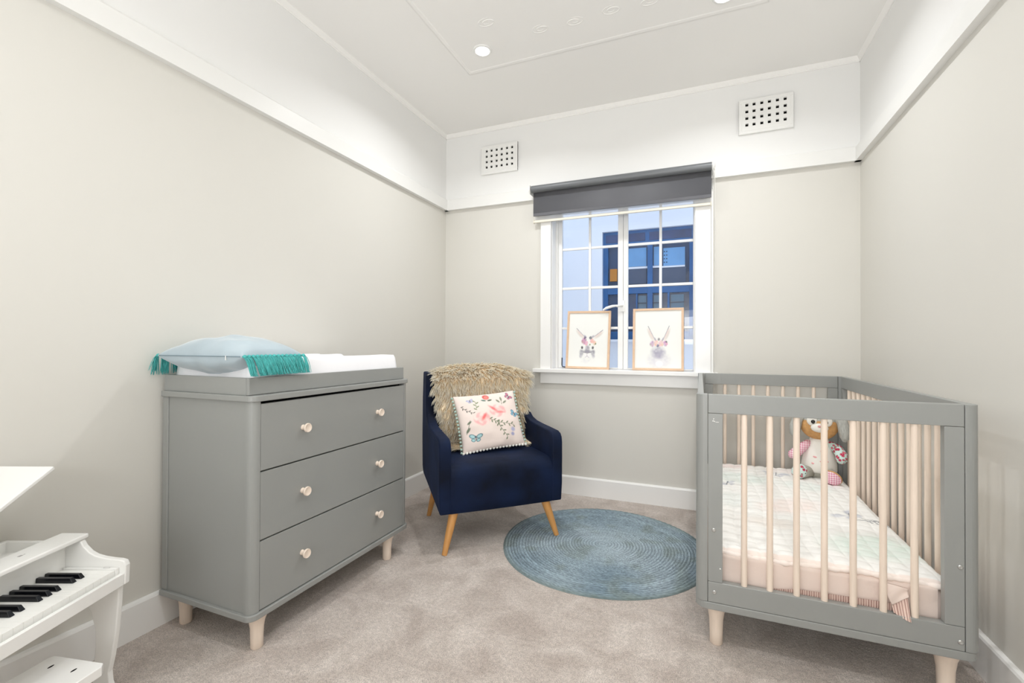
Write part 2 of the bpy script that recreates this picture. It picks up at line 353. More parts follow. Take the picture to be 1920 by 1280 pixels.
M_sheer = bpy.data.materials.new('sheer_cloth'); M_sheer.use_nodes = True; nt = M_sheer.node_tree; N = nt.nodes; L = nt.links
b = N['Principled BSDF']; b.inputs['Base Color'].default_value = (0.85,0.87,0.9,1); b.inputs['Roughness'].default_value = 0.8; tr = N.new('ShaderNodeBsdfTransparent'); mxs = N.new('ShaderNodeMixShader'); mxs.inputs[0].default_value = 0.42
L.new(tr.outputs[0], mxs.inputs[1]); L.new(b.outputs[0], mxs.inputs[2]); L.new(mxs.outputs[0], N['Material Output'].inputs[0])
tube_y = 3.250
bm = BM(); tube(bm, [(-1.148-ox, tube_y-oy, 2.215-oz), (0.066-ox, tube_y-oy, 2.215-oz)], 0.017, 24); obj('roll', bm, M_white, bl2, smooth=True, sharp=40)
P = np.zeros((2, 2, 3)); P[0, :, 2] = 2.215-oz; P[1, :, 2] = 2.0-oz; P[:, :, 1] = tube_y-0.008-oy; P[:, 0, 0] = -1.142-ox; P[:, 1, 0] = 0.058-ox
link('shade_cloth', grid_mesh('shade_cloth', P), M_sheer, bl2)
bm = BM(); box(bm, -1.150-ox, 0.060-ox, tube_y-0.016-oy, tube_y-oy, 1.990-oz, 2.008-oz); box(bm, -1.156-ox, -1.150-ox, tube_y-0.018-oy, tube_y+0.002-oy, 1.984-oz, 2.014-oz); box(bm, 0.060-ox, 0.066-ox, tube_y-0.018-oy, tube_y+0.002-oy, 1.984-oz, 2.014-oz)
obj('bottom_rail', bm, mat('cream_plastic', S(232,228,216), 0.35), bl2, bevel=0.003)

# ------------------------------------------------------------ wall vents
def vent(x0, x1, z0, z1, label):
    t = thing('wall_vent', label, 'vent', ((x0+x1)/2, YB, z0), 0, 'plaster air vents high on the window wall')
    W = x1-x0; H = z1-z0; fx = [0.153,0.287,0.43,0.568,0.713,0.851]; hw = 0.0085
    zc_ = [0.053+0.0425*k for k in range(4)]
    xs = sorted([0, W]+[f*W-hw for f in fx]+[f*W+hw for f in fx]); zz = sorted([0, H]+[z-hw for z in zc_]+[z+hw for z in zc_])
    bm = BM(); V = {}
    ya, yb = -0.015, -0.002
    def vert(i, j, y):
        k = (i, j, y)
        if k not in V: V[k] = bm.verts.new((xs[i]-W/2, y, zz[j]))
        return V[k]
    nx, nz = len(xs)-1, len(zz)-1
    solid = lambda i, j: 0 <= i < nx and 0 <= j < nz and not (i % 2 == 1 and j % 2 == 1)
    for i in range(nx):
        for j in range(nz):
            if not solid(i, j): continue
            bm.faces.new((vert(i,j,ya), vert(i+1,j,ya), vert(i+1,j+1,ya), vert(i,j+1,ya)))
            for (di, dj, e) in ((-1,0,((i,j),(i,j+1))), (1,0,((i+1,j),(i+1,j+1))), (0,-1,((i,j),(i+1,j))), (0,1,((i,j+1),(i+1,j+1)))):
                if not solid(i+di, j+dj):
                    (a, b1), (c, d) = e; bm.faces.new((vert(a,b1,ya), vert(c,d,ya), vert(c,d,yb), vert(a,b1,yb)))
    obj('grille', bm, M_frieze, t, bevel=0.0015)
    bm = BM(); f = 0.018; box(bm, -W/2-0.0, W/2, -0.0165, 0, -0.004, f); box(bm, -W/2, W/2, -0.0165, 0, H-f, H); box(bm, -W/2, -W/2+f, -0.0165, 0, f, H-f); box(bm, W/2-f, W/2, -0.0165, 0, f, H-f)
    obj('rim', bm, M_frieze, t, bevel=0.003)
    obj('backing', bx(-W/2+f, W/2-f, -0.003, -0.001, f, H-f), M_black, t)
vent(-1.604, -1.296, 2.420, 2.640, 'white plaster air vent above the armchair, left of the blind')
vent(0.225, 0.529, 2.430, 2.645, 'white plaster air vent high on the wall above the crib, right of the blind')

# ------------------------------------------------------------ downlights
M_lamp = mat('lamp_glow', (1,1,1), 0.5, emit=((1,0.98,0.94), 14))
for i, (lx, ly) in enumerate(LIGHT_SPOTS[:2]):
    lab = ['round recessed ceiling downlight nearest the left wall, beside the ceiling moulding corner', 'round recessed ceiling downlight at the top edge above the window and crib'][i]
    t = thing('downlight', lab, 'ceiling light', (lx, ly, CEIL), 0, 'recessed ceiling downlights')
    lathe_bm = lathe(BM(), [(0.040,-0.004),(0.042,-0.007),(0.052,-0.006),(0.056,-0.001),(0.056,0.0),(0.040,0.0)], 36); obj('trim_ring', lathe_bm, M_white, t, smooth=True, sharp=40)
    obj('lens', lathe(BM(), [(0.0,-0.0060),(0.025,-0.0058),(0.0395,-0.0045),(0.0395,-0.002)], 32), M_lamp, t, smooth=True)

# ------------------------------------------------------------ outside: neighbouring house
M_render = mat('pale_render', S(236,235,238), 0.8, 0.2, noise=(2, 0.015))
M_nf = mat('blue_grey_window_frame', S(14,92,150), 0.45, noise=(9, 0.12))
M_nd = mat('dark_window_interior', S(22,40,66), 0.2, 0.6, noise=(4, 0.15))
nb = thing('neighbouring_house', 'pale rendered house wall with a dark blue-framed window outside the glass', 'house', (-0.5, 4.7, -0.6)); ox, oy, oz = nb.location
def nbx(x0, x1, y0, y1, z0, z1): return box(BM(), x0-ox, x1-ox, y0-oy, y1-oy, z0-oz, z1-oz)
bm = nbx(-6, -0.93, 4.7, 5.0, -0.6, 3.6)
for a in ((-0.06, 5, 4.7, 5.0, -0.6, 3.6), (-0.93, -0.06, 4.7, 5.0, -0.6, 1.14), (-0.93, -0.06, 4.7, 5.0, 2.235, 3.6)): box(bm, a[0]-ox, a[1]-ox, a[2]-oy, a[3]-oy, a[4]-oz, a[5]-oz)
obj('outer_wall', bm, M_render, nb)
wf = nbx(-0.93, -0.06, 4.74, 4.80, 2.10, 2.235)
for a in ((-0.93,-0.88,1.14,2.10),(-0.10,-0.06,1.14,2.10),(-0.49,-0.44,1.14,2.10),(-0.60,-0.585,1.14,1.60),(-0.30,-0.28,1.14,1.60),(-0.93,-0.06,1.14,1.22),(-0.93,-0.06,1.60,1.66)): box(wf, a[0]-ox, a[1]-ox, (4.745 if a[3]-a[2] > 0.2 else 4.748)-oy, 4.79-oy, a[2]-oz+(0.001 if a[2] == 1.14 else 0), a[3]-oz)
wf = obj('far_window_frame', wf, M_nf, nb, bevel=0.004)
obj('far_window_sill', nbx(-0.95, -0.04, 4.66, 4.74, 1.115, 1.14), M_render, nb)
for xa, xb in ((-0.90,-0.51),(-0.47,-0.08)): obj('header_panel', box(BM(), xa-ox, xb-ox, 4.735-oy, 4.7405-oy, 2.125-oz, 2.205-oz), mat('dusky_panel', S(34,62,108), 0.4, noise=(7, 0.4)), nb)
M_dg = mat('dark_reflecting_glass', S(34,66,104), 0.15, 0.8, noise=(3, 0.3))
for a in ((-0.88,-0.49,1.22,2.10),(-0.44,-0.10,1.22,2.10)): obj('far_pane', box(BM(), a[0]-ox, a[1]-ox, 4.785-oy, 4.79-oy, a[2]-oz, a[3]-oz), M_dg, wf)
M_lb = mat('light_blue_shutter', S(110,160,205), 0.6, noise=(6, 0.1)); M_slate = mat('slate_panel', S(66,80,104), 0.6); M_pg = mat('dim_lit_pane', S(96,122,140), 0.5)
for a, mm, nm in (((-0.72,-0.50,1.875,2.06), M_lb, 'blind_slat_panel'), ((-0.43,-0.36,1.875,2.06), M_lb, 'blind_slat_panel'), ((-0.34,-0.14,1.865,2.04), M_lb, 'air_conditioner'), ((-0.72,-0.36,1.852,1.872), M_render, 'ledge'), ((-0.355,-0.14,1.848,1.864), M_render, 'ledge'), ((-0.44,-0.13,1.68,1.846), M_slate, 'slate_panel'), ((-0.72,-0.50,1.70,1.85), M_slate, 'slate_panel'), ((-0.58,-0.50,1.25,1.58), M_pg, 'lit_pane'), ((-0.43,-0.36,1.25,1.58), M_pg, 'lit_pane'), ((-0.27,-0.15,1.25,1.58), M_pg, 'lit_pane')):
    obj(nm, box(BM(), a[0]-ox, a[1]-ox, 4.765-oy, 4.784-oy, a[2]-oz, a[3]-oz), mm, nb)
obj('orange_box', box(BM(), -0.86-ox, -0.79-ox, 4.75-oy, 4.78-oy, 1.735-oz, 1.86-oz), mat('orange_box', S(190,120,30), 0.6), nb)
for i in range(2):
    for j in range(4): obj('grille_hole', box(BM(), -0.335+i*0.022-ox, -0.325+i*0.022-ox, 4.762-oy, 4.768-oy, 1.895+j*0.035-oz, 1.905+j*0.035-oz), M_nd, nb)
for z in (1.33, 1.42, 1.50):
    for xa, xb in ((-0.58, -0.36), (-0.30, -0.13)): obj('louvre_bar', box(BM(), xa-ox, xb-ox, 4.755-oy, 4.764-oy, z-oz, z+0.008-oz), M_nd, nb)
tag(struct(obj('ground', bx(-6, 5, YO, 4.7, -0.7, -0.6), mat('concrete_path', S(170,172,172), 0.9, noise=(4, 0.1)))))

# ------------------------------------------------------------ dresser
DX0, DX1, DY0, DY1 = -1.905, -1.425, 1.130, 2.040
dr = thing('dresser', 'grey three-drawer dresser on pale turned legs against the left wall', 'dresser', ((DX0+DX1)/2, (DY0+DY1)/2, 0)); ox, oy, oz = dr.location
def rrect(x0, x1, y0, y1, r, corners, n=8):
    """outline with rounded corners; corners = set of 'x1y0' style names"""
    pts = []
    for name, cx, cy, a0 in (('x1y0', x1-r, y0+r, -90), ('x1y1', x1-r, y1-r, 0), ('x0y1', x0+r, y1-r, 90), ('x0y0', x0+r, y0+r, 180)):
        if name in corners:
            for k in range(n+1): a = math.radians(a0+90*k/n); pts.append((cx+r*math.cos(a), cy+r*math.sin(a)))
        else: pts.append((x1 if 'x1' in name else x0, y1 if 'y1' in name else y0))
    return pts
FR = {'x1y0', 'x1y1'}
X0, X1, Y0, Y1 = DX0-ox, DX1-ox, DY0-oy, DY1-oy
obj('base_plate', prism(BM(), rrect(X0, X1+0.008, Y0-0.008, Y1+0.008, 0.032, FR), 0.124, 0.145, 'z'), M_grey, dr, bevel=0.003)
obj('top_plate', prism(BM(), rrect(X0, X1+0.008, Y0-0.008, Y1+0.008, 0.032, FR), 0.879, 0.900, 'z'), M_grey, dr, bevel=0.003)
bm = BM(); box(bm, X0+0.032, X1-0.036, Y0+0.004, Y0+0.02, 0.145, 0.879); obj('side_panel', bm, M_grey, dr, bevel=0.001)
bm = BM(); box(bm, X0+0.032, X1-0.036, Y1-0.02, Y1-0.004, 0.145, 0.879); obj('side_panel', bm, M_grey, dr, bevel=0.001)
for (a, b_) in ((Y0, 1), (Y1, -1)):
    ys = sorted((a, a+b_*0.034)); nm = 'x1y0' if b_ == 1 else 'x1y1'
    obj('corner_post', prism(BM(), rrect(X1-0.036, X1, ys[0], ys[1], 0.028, {nm}), 0.145, 0.879, 'z'), M_grey, dr, bevel=0.001)
    obj('corner_post', bx(X0, X0+0.031, ys[0], ys[1], 0.145, 0.879), M_grey, dr, bevel=0.003)
obj('back_panel', bx(X0, X0+0.008, Y0+0.03, Y1-0.03, 0.145, 0.879), M_grey, dr)
obj('carcass_interior', bx(X0+0.04, X1-0.03, Y0+0.02, Y1-0.02, 0.146, 0.878), M_black, dr)
dz = [0.1485, 0.3875, 0.393, 0.6295, 0.635, 0.869]
prof_knob = [(0.0,0.0),(0.0105,0.0),(0.0105,0.002),(0.0085,0.009),(0.009,0.014),(0.0155,0.019),(0.0175,0.022),(0.0175,0.027),(0.0160,0.029),(0.013,0.0275),(0.006,0.0262),(0.0,0.026)]
for k in range(3):
    d = obj('drawer', bx(X1-0.022, X1-0.001, Y0+0.0355, Y1-0.0355, dz[2*k], dz[2*k+1]), M_grey, dr, bevel=0.0012)
    for ky in (1.351, 1.795):
        obj('knob', lathe(BM(), prof_knob, 28, mtx=Matrix.Translation((X1-0.001, ky-oy, [0.275, 0.514, 0.758][k])) @ Matrix.Rotation(PI/2, 4, 'Y')), M_birch, d, smooth=True, sharp=45)
leg_prof = [(0.0,0.0),(0.019,0.0),(0.021,0.003),(0.0215,0.04),(0.0225,0.07),(0.0265,0.095),(0.034,0.115),(0.042,0.1245),(0.0,0.1245)]
for lx, ly in ((-1.465,1.188),(-1.465,1.925),(-1.85,1.188),(-1.85,1.93)):
    obj('leg', lathe(BM(), leg_prof, 28, org=(lx-ox, ly-oy, 0)), M_birch, dr, smooth=True, sharp=50)

# changing tray
tr_ = thing('changing_tray', 'grey open changing tray resting on top of the dresser', 'tray', (ox, oy, 0.900))
TX0, TX1, TY0, TY1 = DX0-ox, -1.447-ox, 1.135-oy, 2.033-oy
obj('side_rail', bx(TX0, TX1-0.0145, TY0, TY0+0.014, 0.0, 0.061), M_grey, tr_, bevel=0.0015); obj('side_rail', bx(TX0, TX1-0.0145, TY1-0.014, TY1, 0.0, 0.061), M_grey, tr_, bevel=0.0015)
obj('front_rail', bx(TX1-0.014, TX1, TY0, TY1, 0.001, 0.061), M_grey, tr_, bevel=0.002); obj('back_rail', bx(TX0, TX0+0.014, TY0+0.0145, TY1-0.0145, 0.001, 0.061), M_grey, tr_, bevel=0.0015)
obj('tray_floor', bx(TX0+0.0145, TX1-0.0145, TY0+0.0145, TY1-0.0145, 0.0, 0.006), M_grey, tr_)

# changing pad (contoured)
pad_x0, pad_x1, pad_y0, pad_y1 = -1.885, -1.466, 1.155, 2.012
n, m_ = 40, 70
P = np.zeros((n, m_, 3)); u = np.linspace(-1, 1, n)[:, None]; v = np.linspace(-1, 1, m_)[None, :]
ex = np.sign(u)*(1-(1-np.abs(u))**1.0); P[..., 0] = (pad_x1-pad_x0)/2*ex; P[..., 1] = (pad_y1-pad_y0)/2*v
prof_ = 0.062+0.060*np.clip((np.abs(u)-0.15)/0.6, 0, 1)**1.5
edge = (np.clip((1-np.abs(u))/0.10, 0, 1)*(2-np.clip((1-np.abs(u))/0.10, 0, 1)))**0.5*(np.clip((1-np.abs(v))/0.03, 0, 1)*(2-np.clip((1-np.abs(v))/0.03, 0, 1)))**0.5
prof_ = prof_+0.004*(v > 0.12)*(v < 0.62)*(0.5+0.5*np.clip(-u*3, -1, 1))
P[..., 2] = prof_*edge+0.006*(rnoise((n, m_), (4, 9), 3)-0.5)*edge
M_cot = mat('white_cotton', S(240,240,243), 0.85, 0.2, bump=(30, 0.25, 0.004))
padt = thing('changing_pad', 'white contoured changing pad lying in the grey tray', 'changing pad', ((pad_x0+pad_x1)/2, (pad_y0+pad_y1)/2, 0.9065))
link('pad', grid_mesh('pad', P), M_cot, padt, smooth=True)
# pillow shape
def pillow_arrays(w_, h_, t, n=60, power=0.55, pinch=0.06, wrinkle=0.0, seed=1):
    u = np.linspace(-1, 1, n)[:, None]*np.ones((1, n)); v = np.linspace(-1, 1, n)[None, :]*np.ones((n, 1))
    x = u*(1-pinch*(1-v**2)*0+0)*w_/2*(1-pinch*(1-v*v)*np.abs(u)); y = v*h_/2*(1-pinch*(1-u*u)*np.abs(v))
    z = t/2*((1-u*u)*(1-v*v))**power
    wr = (rnoise((n, n), (7, 7), seed)-0.5)*wrinkle*((1-u*u)*(1-v*v))**0.3
    return x, y, z, wr, u, v
def pillow(name, w_, h_, t, m, parent, col=None, n=60, **k):
    x, y, z, wr, u, v = pillow_arrays(w_, h_, t, n, **k)
    F_ = np.stack([x, y, z+wr], -1); B_ = np.stack([x, y, -z+wr], -1)
    idx = np.arange(n*n).reshape(n, n); bi = idx+n*n; inner = np.zeros((n, n), bool); inner[1:-1, 1:-1] = True
    bi = np.where(inner, bi, idx)
    f = np.stack([idx[:-1,:-1], idx[1:,:-1], idx[1:,1:], idx[:-1,1:]], -1).reshape(-1, 4)
    g = np.stack([bi[:-1,:-1], bi[:-1,1:], bi[1:,1:], bi[1:,:-1]], -1).reshape(-1, 4)
    me = bpy.data.meshes.new(name); V = np.vstack([F_.reshape(-1, 3), B_.reshape(-1, 3)])
    used = np.zeros(2*n*n, bool); used[f.ravel()] = True; used[g.ravel()] = True; remap = -np.ones(2*n*n, int); remap[used] = np.arange(used.sum())
    me.from_pydata(V[used].tolist(), [], remap[np.vstack([f, g])].tolist())
    if col is not None:
        c = np.vstack([col.reshape(-1, 3), np.tile(Sn([226,212,204]), (n*n, 1))]); set_col(me, c[used])
    me.update(); return link(name, me, m, parent, smooth=True)

# blue velvet pillow with teal tassels
M_pil = mat('pale_blue_velvet', S(172,187,196), 0.7, 0.25, noise=(9, 0.06, 5), bump=(14, 0.25, 0.01), sheen=0.5)
M_teal = mat('teal_yarn', S(84,178,176), 0.8, 0.2, noise=(60, 0.15))
PLX, PLY, PLZ = -1.665, 1.235, 1.036
pw, ph = 0.43, 0.27
pil = thing('tasselled_pillow', 'pale blue velvet pillow with teal tassels lying on the changing pad', 'pillow', (PLX, PLY, PLZ), math.radians(2))
pillow('pillow_cover', pw, ph, 0.150, M_pil, pil, n=70, power=0.42, pinch=0.05, wrinkle=0.012, seed=5)
tube_pts = [(-pw/2+0.01+k*(pw-0.02)/30, -ph/2*(1-0.05*(1-((-1+k/15))**2))-0.001, 0.0) for k in range(31)]
obj('zip_seam', tube(BM(), tube_pts, 0.0016, 6), mat('seam_thread', S(120,140,150), 0.7), pil, smooth=True)
bm = BM(); box(bm, 0.137, 0.1395, -ph/2-0.003, -ph/2-0.001, -0.013, 0.003); obj('zip_pull', bm, M_white, pil)
def tassel(parent, px, py, dirx, diry, seed, drop=0.07, floor_z=-0.068):
    rr = random.Random(seed); bm = BM(); lean = rr.uniform(-0.010, 0.014)
    bmesh.ops.create_icosphere(bm, subdivisions=2, radius=0.0066, matrix=Matrix.Translation((px+0.006*dirx, py+0.006*diry, 0.0)))
    for k in range(30):
        sx = rr.gauss(0, 0.0035); sy = rr.gauss(0, 0.0034); ln = drop*rr.uniform(0.85, 1.15); sp = rr.gauss(lean, 0.0065); sw = rr.gauss(0, 0.006)
        pts = []
        for j in range(5):
            t = j/4; pts.append((px+dirx*(0.006+0.022*t**0.6+abs(sx)*t)+sx*t*0.5, py+diry*(0.006+0.022*t)+sy+sp*t+0.010*t, max(floor_z, -ln*t**1.25+sw*t*(1-t)*2)+0.001*rr.random()))
        tube(bm, pts, [0.0011, 0.0014, 0.0014, 0.0012, 0.0006], 3, cap=False)
    return obj('tassel', bm, M_teal, parent, smooth=True)
nt_ = 15
for i in range(nt_):
    py = -ph/2*0.96+ph*0.96*i/(nt_-1); e = pw/2*(1-0.05*(1-(py/(ph/2))**2))
    tassel(pil, e, py, 1, 0, i, drop=0.075+0.01*(i < 3))
    tassel(pil, -e, py, -1, 0, 100+i, drop=0.066, floor_z=-0.08)
for s in (1, -1):
    obj('braid_cord', tube(BM(), [(s*pw/2*(1-0.05*(1-(t/(ph/2))**2))+s*0.002, t, 0.0) for t in np.linspace(-ph/2, ph/2, 24)], 0.0035, 8), M_teal, pil, smooth=True)

# ------------------------------------------------------------ armchair
CH = (-1.184, 2.50); chrot = math.atan2(0.69, 0.72)   # local -Y faces (.69,-.72)
ch = thing('armchair', 'navy blue velvet armchair on honey beech legs in the corner', 'armchair', (CH[0], CH[1], 0), chrot)
side = [(-0.300,0.206),(-0.302,0.30),(-0.303,0.45),(-0.302,0.535),(-0.297,0.562),(-0.283,0.582),(-0.258,0.592),(-0.18,0.597),(-0.08,0.602),(0.01,0.610),(0.07,0.626),(0.115,0.656),(0.143,0.70),(0.16,0.76),(0.17,0.83),(0.18,0.895),(0.188,0.908),(0.285,0.912),(0.297,0.902),(0.292,0.75),(0.275,0.50),(0.262,0.33),(0.25,0.300),(0.225,0.285)]
def chair_side(s):
    bm = BM(); A = []; B_ = []
    for (y, z) in side:
        t = (y+0.30)/0.6; xo = 0.352-0.020*t-0.008*max(0, (z-0.6)/0.3); th = 0.062-0.014*t
        if z < 0.3: xo -= 0.004
        A.append(bm.verts.new((s*xo, y, z))); B_.append(bm.verts.new((s*(xo-th), y, z)))
    bm.faces.new(A); bm.faces.new(B_[::-1]); n = len(A)
    for i in range(n): bm.faces.new((A[i], B_[i], B_[(i+1)%n], A[(i+1)%n]))
    obj('arm', bm, M_navy, ch, smooth=True, sharp=60, bevel=0.014, seg=4)
chair_side(1); chair_side(-1)
# seat: front panel and top in one, crowned
n, m_ = 30, 26
prof_s = [(-0.288,0.204),(-0.296,0.215),(-0.299,0.25),(-0.300,0.32),(-0.300,0.39),(-0.294,0.418),(-0.278,0.438),(-0.25,0.448),(-0.20,0.452),(-0.10,0.453),(0.0,0.452),(0.10,0.449),(0.17,0.448),(0.17,0.24),(0.10,0.225),(-0.28,0.204)]
P = np.zeros((len(prof_s), m_, 3))
for i, (y, z) in enumerate(prof_s):
    for j in range(m_):
        u_ = -1+2*j/(m_-1); P[i, j] = (0.292*u_, y-(0.006*(1-u_*u_) if y < -0.27 else 0), z+(0.006*(1-u_**4) if z > 0.4 else 0))
link('seat', grid_mesh('seat', P, closed_u=True), M_navy, ch, smooth=True, sharp=50)
bm = BM(); pts = [(0.13,0.36),(0.115,0.45),(0.128,0.60),(0.150,0.76),(0.170,0.87),(0.185,0.903),(0.215,0.915),(0.27,0.912),(0.292,0.90),(0.288,0.75),(0.27,0.50),(0.255,0.31)]
prism(bm, pts, -0.288, 0.288, 'x'); obj('backrest', bm, M_navy, ch, smooth=True, sharp=60, bevel=0.012, seg=3)
for (fx, fy, tx, ty, tz) in ((-0.322,-0.290,-0.262,-0.255,0.212),(0.322,-0.290,0.262,-0.255,0.2121),(-0.285,0.292,-0.245,0.205,0.285),(0.285,0.292,0.245,0.205,0.285)):
    z0_ = 0.0105 if tz == 0.2121 else 0.0; bm = BM(); n_ = 6; tube(bm, [(fx+(tx-fx)*k/n_, fy+(ty-fy)*k/n_, z0_+(tz-z0_)*k/n_) for k in range(n_+1)], [0.0135+0.0115*k/n_ for k in range(n_+1)], 24); obj('leg', bm, M_oak, ch, smooth=True, sharp=50)

# sheepskin draped over the back
def fur_base(u, s):
    """u -1..1 across, s 0..1 from lower front edge over the top and down behind"""
    path = [(-0.015,0.476),(0.075,0.486),(0.095,0.53),(0.102,0.60),(0.118,0.70),(0.135,0.80),(0.150,0.875),(0.170,0.922),(0.215,0.945),(0.27,0.942),(0.312,0.915),(0.320,0.84),(0.318,0.74)]
    k = s*(len(path)-1); i = min(int(k), len(path)-2); f = k-i
    y = path[i][0]*(1-f)+path[i+1][0]*f; z = path[i][1]*(1-f)+path[i+1][1]*f
    wl = np.interp(s, [0,0.15,0.35,0.6,0.8,1], [0.20,0.225,0.275,0.285,0.27,0.23])
    wr = np.interp(s, [0,0.12,0.3,0.45,0.65,0.8,1], [0.315,0.30,0.29,0.335,0.335,0.29,0.25])
    x = 0.0+(u*wl if u < 0 else u*wr)
    x += 0.006*math.sin(s*23+1)*abs(u)
    if z > 0.62 and y < 0.2: y -= 0.010*max(0, (abs(u)-0.75)/0.25)*0
    z -= 0.055*abs(u)**3*(1-abs(s-0.68)/0.2 if abs(s-0.68) < 0.2 else 0)
    return Vector((x, y, z))
skin = thing('sheepskin_throw', 'cream long-haired sheepskin draped over the back of the navy armchair', 'sheepskin', (CH[0], CH[1], 0), chrot)
nU, nS = 34, 60
P = np.array([[fur_base(-1+2*i/(nU-1), j/(nS-1)) for j in range(nS)] for i in range(nU)])
M_hide = mat('sheepskin_hide', S(246,232,206), 0.9, 0.1)
o = link('hide', grid_mesh('hide', P), M_hide, skin, smooth=True); s_ = o.modifiers.new('s', 'SOLIDIFY'); s_.thickness = 0.008
M_fur = mat('sheep_wool', S(236,226,205), 0.7, 0.2, attr=True, sheen=0.3)
nt = M_fur.node_tree; N = nt.nodes; L = nt.links; tl = N.new('ShaderNodeBsdfTranslucent'); mxs = N.new('ShaderNodeMixShader'); mxs.inputs[0].default_value = 0.55
L.new([n for n in N if n.type == 'ATTRIBUTE'][0].outputs['Color'], tl.inputs[0]); L.new(N['Principled BSDF'].outputs[0], mxs.inputs[1]); L.new(tl.outputs[0], mxs.inputs[2]); L.new(mxs.outputs[0], N['Material Output'].inputs[0])
rr = np.random.RandomState(3); NS = 8500
uu = rr.uniform(-1, 1, NS); ss = rr.uniform(0, 1, NS)
edge_n = 1100; uu[:edge_n] = rr.choice([-1, 1], edge_n)*rr.uniform(0.94, 1, edge_n)
verts = []; faces = []; cols = []
cg = rr.rand(26, 60, 4)
for h in range(NS):
    u_, s_ = uu[h], ss[h]; p0 = fur_base(u_, s_); e = 0.01
    du = fur_base(min(1, u_+e), s_)-fur_base(max(-1, u_-e), s_); ds = fur_base(u_, min(1, s_+e))-fur_base(u_, max(0, s_-e))
    nrm = du.cross(ds)
    if nrm.length < 1e-9: continue
    nrm.normalize()
    if nrm.y > 0 and s_ < 0.6: nrm = -nrm
    if nrm.z < 0 and 0.5 < s_ < 0.85: nrm = -nrm
    if s_ >= 0.85 and nrm.y < 0: nrm = -nrm
    gi, gj = int((u_+1)/2*25), int(s_*59); c_ = cg[gi, gj]; rz = rr.rand(4)
    out = nrm*(0.50+0.45*(c_[0]-0.5)) + Vector((0, 0, -1))*(0.40+0.5*c_[1]) + Vector((1, 0, 0))*(1.0*(c_[2]-0.5)+0.6*u_*abs(u_)+0.35*(rz[0]-0.5))
    if 0.5 < s_ < 0.85: out += Vector((0, -0.45, 0.55))
    out.normalize()
    ln = 0.030+0.018*c_[3]+0.014*rz[1]
    if s_ < 0.2: ln *= 0.7
    wd = 0.0026+0.0016*rz[2]; t1 = out.cross(Vector((0.3, 0.8, 0.2))).normalized(); t2 = out.cross(t1); b0 = len(verts); curl = rz[3]*6.28
    for k in range(5):
        t = k/4; q = p0+out*ln*t+Vector((0, 0, -1))*ln*0.35*t*t+(t1*math.cos(t*3+curl)+t2*math.sin(t*3+curl))*0.004*t
        ww = wd*(1.0, 1.0, 0.82, 0.5, 0.06)[k]
        cc = Sn(np.clip(np.array([[255,238,206],[255,242,216],[255,247,228],[255,250,238],[255,253,246]][k])*(0.97+0.03*c_[1]), 0, 255))
        for r3 in range(3):
            an = r3*2.094+curl; verts.append(tuple(q+(t1*math.cos(an)+t2*math.sin(an))*ww)); cols.append(cc)
        if k:
            for r3 in range(3): n3 = (r3+1) % 3; faces.append((b0+3*k-3+r3, b0+3*k-3+n3, b0+3*k+n3, b0+3*k+r3))
me = bpy.data.meshes.new('wool'); me.from_pydata(verts, [], faces); set_col(me, np.array(cols)); me.update()
tag(link('wool', me, M_fur, skin, smooth=True), kind='stuff')

# embroidered cushion on the armchair
nC = 190
u = np.linspace(0, 1, nC)[:, None]*np.ones((1, nC)); v = 1-np.linspace(0, 1, nC)[None, :]*np.ones((nC, 1))   # v=0 at top
img = np.ones((nC, nC, 3))*Sn([233,219,212])
def leaf(x, y, l, a, col=(126,140,112)): dab(img, u, v, x, y, l, l*0.42, a, col, 0.95, 0.4)
def sprig(pts, col=(118,130,104), l=0.028, n=7):
    stroke(img, u, v, pts, 0.005, col)
    for i in range(n):
        t = i/(n-1)*(len(pts)-1); k = min(int(t), len(pts)-2); f = t-k; x = pts[k][0]*(1-f)+pts[k+1][0]*f; y = pts[k][1]*(1-f)+pts[k+1][1]*f
        a = math.atan2(pts[k+1][1]-pts[k][1], pts[k+1][0]-pts[k][0]); sg = 1 if i % 2 else -1
        leaf(x+l*math.cos(a+sg*0.9), y+l*math.sin(a+sg*0.9), l, a+sg*0.9, col)
def butterfly(x, y, s, a, c1, c2):
    for sg in (1, -1):
        for (dx, dy, rx, ry) in ((0.55, -0.25, 0.6, 0.38), (0.4, 0.4, 0.4, 0.3)):
            px, py = sg*dx*s, dy*s; X = x+px*math.cos(a)-py*math.sin(a); Y = y+px*math.sin(a)+py*math.cos(a)
            dab(img, u, v, X, Y, rx*s, ry*s, a-sg*0.5, c2, 1, 0.2); dab(img, u, v, X, Y, rx*s*0.78, ry*s*0.75, a-sg*0.5, c1, 1, 0.3)
    stroke(img, u, v, [(x-0.5*s*math.sin(-a)*0, y-0.3*s), (x, y+0.4*s)], 0.008, (70,70,80))
tx = rnoise((nC, nC), (14, 14), 8)
for (fx_, fy_, fr_) in ((0.34,0.48,0.16),(0.62,0.37,0.16)):
    dab(img, u, v, fx_, fy_, fr_, fr_*0.85, 0.2, (246,196,192), 0.9, 0.8)
    for k in range(9):
        a_ = k*0.7; dab(img, u, v, fx_+fr_*0.62*math.cos(a_), fy_+fr_*0.5*math.sin(a_), fr_*0.42, fr_*0.22, a_+1.2, (250,222,216) if k % 2 else (242,176,176), 0.75, 0.5)
dab(img, u, v, 0.55, 0.32, 0.12, 0.03, 0.75, (236,120,122), 0.9, 0.7); dab(img, u, v, 0.66, 0.40, 0.10, 0.03, 0.15, (238,140,140), 0.9, 0.7)
dab(img, u, v, 0.38, 0.45, 0.10, 0.035, 2.2, (238,116,116), 0.95, 0.7); dab(img, u, v, 0.28, 0.55, 0.09, 0.03, 0.6, (244,165,165), 0.7, 0.8)
